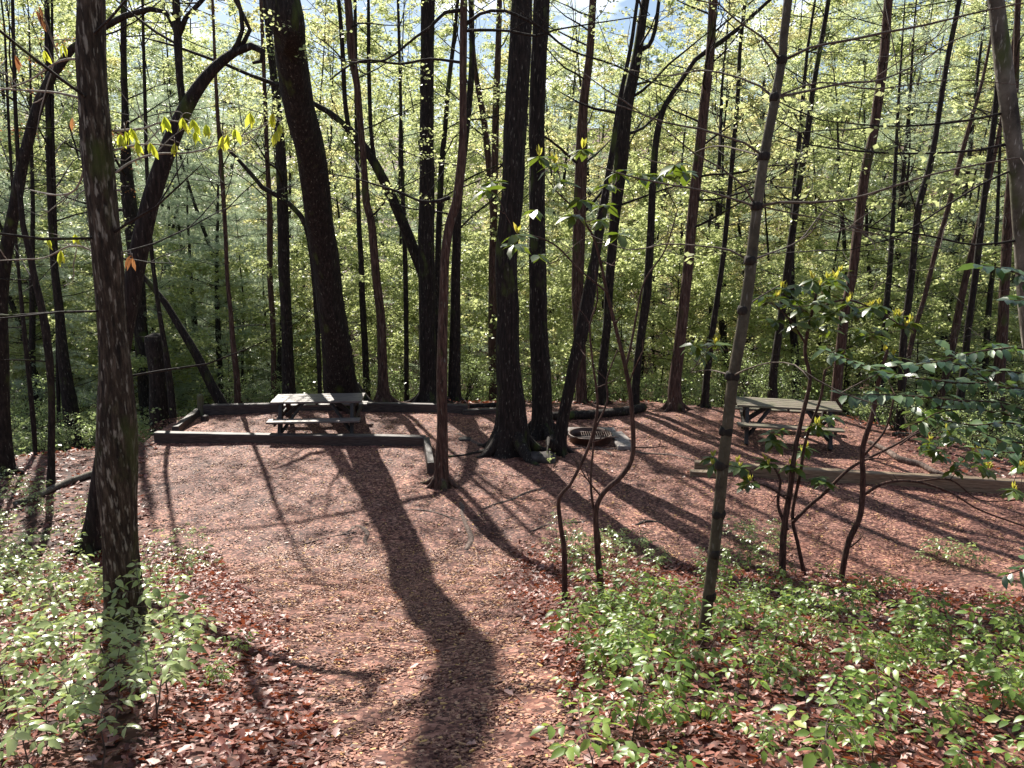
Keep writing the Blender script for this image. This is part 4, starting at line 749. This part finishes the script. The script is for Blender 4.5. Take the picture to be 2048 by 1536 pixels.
for (x, y) in [(250, 262), (272, 280), (328, 232), (365, 235), (385, 238), (300, 285), (350, 285), (445, 272), (470, 258), (560, 248), (553, 262), (94, 475), (122, 500), (150, 468), (240, 268), (412, 248), (500, 225), (125, 88), (88, 100), (545, 225), (262, 255), (390, 262), (455, 268)]:
    c = at(x, y, YL + RNG.normal(0, .2)); n = 5; a = RNG.uniform(0, 6.28, n); D = np.stack([np.cos(a) * .35, np.sin(a) * .35, -np.ones(n)], 1); s = RNG.uniform(.07, .13, n); scatter(mL, 'long', np.repeat([c], n, 0), D, rdir(n, -.2, .2), s * 1.1, s)
    hook(c)
for (x, y) in [(76, 12), (80, 30), (70, 20), (145, 235), (205, 540), (262, 510), (265, 515), (30, 110)]:
    c = at(x, y, YL); hook(c); s = RNG.uniform(.08, .13, 2); scatter(mO, 'long', np.repeat([c], 2, 0), rdir(2, -1, -.8), rdir(2, -.2, .2), s * .9, s)
mT.build('twigs', M['paletwig'], tl, OL_); mL.build('young_leaves', M['hang'], tl, OL_); mO.build('dry_leaves', M['orange'], tl, OL_)

# ------------------------------------------------------------------ timbers, posts, logs
def timber(label, a, b, w, h, mat='timber', name='timber', z0=-.04, group=None, ext=0):
    A, B = gpt(*a), gpt(*b); org = A.copy(); o = thing(name, label, 'timber', org, group)
    ang = math.atan2(B[1] - A[1], B[0] - A[0]); L_ = math.hypot(B[0] - A[0], B[1] - A[1]) + ext; o.rotation_euler = (0, -math.atan2(B[2] - A[2], L_), ang)
    return o, L_
def simple_timber(label, a, b, w, h, mat='timber', z0=-.04, ext=0, zoff=0, end=None, name='landscape_timber'):
    A, B = gpt(*a), gpt(*b); ang = math.atan2(B[1] - A[1], B[0] - A[0]); L_ = math.hypot(B[0] - A[0], B[1] - A[1]) + ext
    mb = MB(); n = max(2, int(L_ / .25)); ys = np.array([(-.5, 0), (-.5, .92), (-.42, 1), (.42, 1), (.5, .92), (.5, 0)]); xs = np.linspace(0, L_, n + 1)
    V = np.array([[x, k[0] * w + .006 * math.sin(x * 2.3 + k[1] * 3), k[1] * h + .006 * math.sin(x * 1.7 + 1) + RNG.normal(0, .0015)] for x in xs for k in ys]); m = 6
    q = [[i_ * m + j_, (i_ + 1) * m + j_, (i_ + 1) * m + (j_ + 1) % m, i_ * m + (j_ + 1) % m][::-1] for i_ in range(n) for j_ in range(m)]
    mb.add(V, [np.array(q), np.array([[0, 1, 2, 3, 4, 5][::-1], [n * m + k for k in range(6)]])])
    o = mb.build(name, M[mat], flat=True); o.location = (A[0], A[1], A[2] + z0 + zoff); o.rotation_euler = (0, -math.atan2(B[2] - A[2], L_), ang)
    return tag(o, label, 'timber')
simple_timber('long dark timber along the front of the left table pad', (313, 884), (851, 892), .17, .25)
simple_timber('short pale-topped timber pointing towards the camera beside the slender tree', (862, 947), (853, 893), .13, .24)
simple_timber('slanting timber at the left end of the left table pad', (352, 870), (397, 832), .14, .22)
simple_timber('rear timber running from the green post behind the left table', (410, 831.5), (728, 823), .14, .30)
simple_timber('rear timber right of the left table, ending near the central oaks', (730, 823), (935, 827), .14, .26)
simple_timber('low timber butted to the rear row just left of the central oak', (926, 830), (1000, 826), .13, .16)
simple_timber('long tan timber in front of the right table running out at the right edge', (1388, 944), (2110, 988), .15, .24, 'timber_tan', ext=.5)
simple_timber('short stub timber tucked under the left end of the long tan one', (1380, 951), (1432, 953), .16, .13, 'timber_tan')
simple_timber('small cut timber lying in the shade left of the central oak', (945, 806), (958, 806), .14, .16, 'timber')
# green post
p = gpt(403, 832); mb = MB(); tube(mb, [(*p - [0, 0, .2], .075), (p[0], p[1], .2, .075), (p[0] + .005, p[1], .40, .074), (p[0] + .005, p[1], .43, .06)], seg=.05, ns=16, rough=.04)
tag(mb.build('corner_post', M['postmoss'], None, p), 'short green mossy post at the rear left corner of the timber frame', 'post')
p = gpt(410, 842); mb = MB(); box(mb, p + [0, 0, .05], (.14, .12, .16), None, .01); tag(mb.build('stake', M['timber'], None, p), 'low dark stake at the foot of the green post', 'stake')
def log(label, pts, mat='redbark', name='fallen_log', lift=.0):
    L3 = []
    for (x, y, w) in pts: g_ = gpt(x, y + w * .45); m_ = mpp(x, y, g_[1]); L3.append([g_[0], g_[1], g_[2] + w * .45 * m_ + lift, w * .5 * m_])
    mb = MB(); o_ = np.array(L3[0][:3]); tube(mb, L3, seg=.1, ns=14, rough=.1); return tag(mb.build(name, M[mat], None, o_), label, 'log')
log('long fallen log along the rear rim behind the fire ring', [(1096, 832, 17), (1130, 831, 18), (1170, 829, 19), (1210, 826, 18), (1250, 822, 19), (1286, 815, 18)], 'oak')
log('bent pale log edging the clearing right of the right table', [(1738, 884, 9), (1775, 902, 11), (1800, 918, 13), (1840, 928, 12), (1870, 945, 12), (1905, 953, 9)], 'root')
log('thin fallen log lying at the far left in the leaf litter', [(30, 1008, 12), (75, 991, 13), (130, 966, 13), (195, 943, 12)], 'cherry')
log('mossy log end on the far right rim beyond the right table', [(1786, 868, 8), (1810, 868, 8), (1840, 870, 7)], 'mossy')
log('thin log lying in shade right of the central oak roots', [(940, 812, 8), (985, 810, 9), (1005, 809, 8)], 'oak')

# ------------------------------------------------------------------ picnic tables
def picnic(label, px, py, L_, rz, topm, Y=None):
    r = ray(px, py); c = CAM + r * ((CAM[2] - .75) / -r[2]); o = thing('picnic_table', label, 'picnic table', (c[0], c[1], hz(c[0], c[1])), 'picnic tables', rz)
    def part(name, mb, mat): return mb.build(name, M[mat], o, flat=True)
    mb = MB(); n = 5; w = .74 / n
    for k in range(n): box(mb, (RNG.normal(0, .004), -.37 + w * (k + .5), .735 + RNG.normal(0, .0015)), (L_, w - .010, .04), None, .005, RNG.random())
    part('tabletop', mb, topm)
    for s in (-1, 1):
        mb = MB()
        for q in (0, 1): box(mb, (RNG.normal(0, .004), s * (.62 + q * .135), .435 + RNG.normal(0, .002)), (L_, .128, .04), None, .005)
        part('bench', mb, topm)
    for s in (-1, 1):
        x = s * (L_ / 2 - .2)
        for q in (-1, 1):
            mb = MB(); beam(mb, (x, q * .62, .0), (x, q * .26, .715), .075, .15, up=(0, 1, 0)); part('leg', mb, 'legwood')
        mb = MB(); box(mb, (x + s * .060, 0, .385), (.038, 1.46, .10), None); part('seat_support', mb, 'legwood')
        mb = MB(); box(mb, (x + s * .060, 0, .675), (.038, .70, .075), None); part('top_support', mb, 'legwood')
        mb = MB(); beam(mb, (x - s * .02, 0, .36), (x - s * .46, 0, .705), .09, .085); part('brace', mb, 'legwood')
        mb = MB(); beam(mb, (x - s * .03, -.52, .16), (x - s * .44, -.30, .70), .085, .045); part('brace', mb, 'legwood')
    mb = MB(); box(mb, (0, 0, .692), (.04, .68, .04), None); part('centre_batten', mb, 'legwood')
    return o
picnic('grey picnic table inside the timber frame at left, half shaded by the leaning oak', 638, 793, 1.86, R(4), 'tablewood')
picnic('brownish mossy picnic table at right, partly hidden by laurel stems', 1574, 806, 1.98, R(-13), 'tablewood_moss')

# ------------------------------------------------------------------ fire ring, slabs, rock
c = flat(1180, 883); c[2] = hz(c[0], c[1]); Rr, Hh = .415, .165; o = thing('fire_ring', 'rusty iron fire ring with a cooking grate at the centre of the clearing', 'fire ring', c)
def lathe(mb, prof, ns=56):
    th = np.linspace(0, 2 * np.pi, ns, endpoint=False); V = np.array([[r * math.cos(t), r * math.sin(t), z] for (r, z) in prof for t in th]); n = len(prof); q = []
    for a in range(n):
        b = (a + 1) % n
        for k in range(ns): q.append([a * ns + k, a * ns + (k + 1) % ns, b * ns + (k + 1) % ns, b * ns + k])
    mb.add(V, [np.array(q)])
mb = MB(); lathe(mb, [(Rr, -.05), (Rr + .004, Hh), (Rr + .03, Hh + .004), (Rr + .03, Hh + .012), (Rr - .008, Hh + .012), (Rr - .008, -.05)]); mb.build('ring', M['iron'], o)
mb = MB()
for k in range(14):
    x = -.19 + .58 * k / 13; yy = math.sqrt(max(.0, Rr ** 2 - min(abs(x), Rr - .01) ** 2)) * .98
    tube(mb, [(x, -.40, Hh + .045, .006), (x, -.02, Hh + .045, .006)], seg=.1, ns=6)
tube(mb, [(-.21, -.40, Hh + .045, .008), (.47, -.40, Hh + .045, .008)], seg=.1, ns=6); tube(mb, [(-.21, -.02, Hh + .045, .008), (.41, -.02, Hh + .045, .008)], seg=.1, ns=6)
mb.build('grate', M['iron'], o)
mb = MB()
for s in (-1, 1): tube(mb, [(s * (Rr + .02), -.40, Hh + .045, .008), (s * (Rr + .06), -.36, Hh + .05, .010)], seg=.05, ns=8)
tube(mb, [(-.48, -.405, Hh + .045, .008), (.52, -.405, Hh + .045, .008)], seg=.1, ns=8); mb.build('handle', M['iron'], o)
mb = MB(); lathe(mb, [(.01, .02), (Rr - .012, .02), (Rr - .012, .03), (.01, .035)]); mb.build('ash_bed', M['stone'], o)
def slab(label, dx, dy, sx, sy, rz, grp=None):
    mb = MB(); box(mb, (0, 0, .02), (sx, sy, .10), None, .012); o2 = mb.build('paving_slab', M['concrete'], flat=True); o2.location = (c[0] + dx, c[1] + dy, c[2]); o2.rotation_euler = (0, 0, rz); tag(o2, label, 'slab', grp)
slab('pale slab lying behind the fire ring', .02, .67, 1.15, .30, R(1)); slab('pale slab along the right side of the fire ring', .62, .18, .30, .62, R(10)); slab('darker slab at the front right of the fire ring', .63, -.36, .32, .40, R(6)); slab('small slab at the rear left of the fire ring', -.66, .42, .16, .5, 0)
def rock(label, px, py, s, name='rock'):
    p = gpt(px, py); mb = MB(); n, m = 12, 16; V = []
    for a in range(n + 1):
        for b in range(m):
            th, ph = math.pi * a / n, 2 * math.pi * b / m; v = np.array([math.sin(th) * math.cos(ph), math.sin(th) * math.sin(ph), math.cos(th)]); v = np.sign(v) * np.abs(v) ** .55
            v *= 1 + .22 * mnoise.noise(Vector(v * 1.3 + s[0] * 9)); V.append(v * np.array(s))
    q = [[a * m + b, (a + 1) * m + b, (a + 1) * m + (b + 1) % m, a * m + (b + 1) % m] for a in range(n) for b in range(m)]
    mb.add(np.array(V) + p + [0, 0, s[2] * .55], [np.array(q)]); return tag(mb.build(name, M['stone'], None, p), label, 'rock')
rock('flat-topped dark rock beside the burled tree foot', 1085, 922, (.25, .20, .10)); rock('small grey stone left of the burl between the oaks', 1072, 893, (.08, .07, .05))
rock('pale stone at the foot of the central oak', 995, 908, (.11, .07, .04)); rock('low stone near the tree roots left of the central oak', 930, 880, (.14, .10, .03))

# ------------------------------------------------------------------ surface roots and sticks
def root(label, pts, cat='root', name='surface_root', mat='root', lift=-.25):
    L3 = []
    for (x, y, w) in pts: g_ = gpt(x, y); L3.append([g_[0], g_[1], g_[2] + w * lift * .5 * mpp(x, y, g_[1]) + .008, w * .5 * mpp(x, y, g_[1])])
    mb = MB(); tube(mb, L3, seg=.05, ns=9, rough=.38); tag(mb.build(name, M[mat], None, np.array(L3[0][:3])), label, cat)
root('thick pale root hooking down in the middle of the path', [(921, 1006, 6), (926, 1016, 11), (924, 1026, 7), (930, 1045, 10), (938, 1062, 12), (944, 1078, 15), (939, 1092, 14), (933, 1102, 9)])
root('long thin root slanting right of the slender tree', [(965, 1019, 5), (990, 1010, 7), (1020, 1002, 8), (1045, 990, 6), (1068, 982, 6), (1092, 977, 4)])
root('exposed gnarled root left of the big shadow', [(695, 1066, 5), (712, 1054, 9), (722, 1056, 10), (733, 1068, 12), (728, 1082, 10), (733, 1092, 5)])
root('thin root trailing left from the gnarled one', [(600, 1092, 3), (650, 1078, 4), (690, 1070, 5), (712, 1066, 6)])
root('thin dark root crossing the path above the hooked one', [(800, 1020, 3), (850, 1022, 5), (890, 1032, 5), (918, 1042, 5), (960, 1042, 3)])
root('thin root at the path edge left of the laurel', [(1060, 1064, 4), (1090, 1052, 5), (1120, 1047, 6), (1160, 1044, 4), (1200, 1040, 3)])
root('flared root running left from the central oak', [(995, 893, 16), (965, 903, 12), (930, 911, 8), (895, 914, 6), (850, 915, 3)], mat='oak')
root('pale root left of the central oak base', [(915, 868, 4), (935, 878, 8), (955, 888, 7), (975, 893, 6)])
root('root running right from the rock past the fire ring', [(1130, 902, 7), (1165, 897, 6), (1200, 900, 7), (1240, 899, 5), (1290, 908, 5), (1350, 912, 4), (1400, 925, 3)])
root('second root below the fire ring', [(1150, 893, 4), (1190, 894, 5), (1215, 906, 5), (1225, 912, 3)])
root('low root hump in the shade right of the laurel', [(1270, 1052, 4), (1290, 1044, 9), (1315, 1045, 6), (1330, 1052, 3)], mat='oak')
root('short broken stick on the sunny path', [(915, 1180, 4), (925, 1174, 6), (940, 1178, 5)], 'stick', 'fallen_stick')
root('dark stick half hidden in the lower path shadow', [(1010, 1383, 4), (1040, 1372, 6), (1068, 1368, 4)], 'stick', 'fallen_stick', 'oak')
root('thin dry stick below the mossy tree', [(338, 1265, 3), (350, 1285, 4), (354, 1310, 3)], 'stick', 'fallen_stick', 'paletwig')
root('long dark stick lying along the right bank', [(1850, 1235, 4), (1920, 1222, 7), (2000, 1222, 8), (2060, 1210, 7)], 'stick', 'fallen_stick', 'rhodo')
sp_ = [(430, 1470, 60, 25), (620, 1290, 35, -8), (700, 1380, 40, 10), (1000, 1290, 30, 22), (860, 1440, 45, -12), (560, 1150, 35, 6), (390, 1400, 30, -28), (1180, 1480, 40, 16), (750, 1230, 26, -14), (1330, 1180, 36, 10), (640, 1440, 30, 14), (960, 1410, 22, 18)]
for k, (x, y, dx, dy) in enumerate(sp_): root('thin dry twig dropped on the ground near the path', [(x, y, 3), (x + dx * .5, y + dy * .6, 3.4), (x + dx, y + dy, 2)], 'twig', 'dry_twig', 'root' if k % 2 else 'thin')
for o_ in [o_ for o_ in COL.objects if o_.name.startswith('dry_twig')]: o_['group'] = 'dry twigs near the path'
bpy.context.view_layer.update()
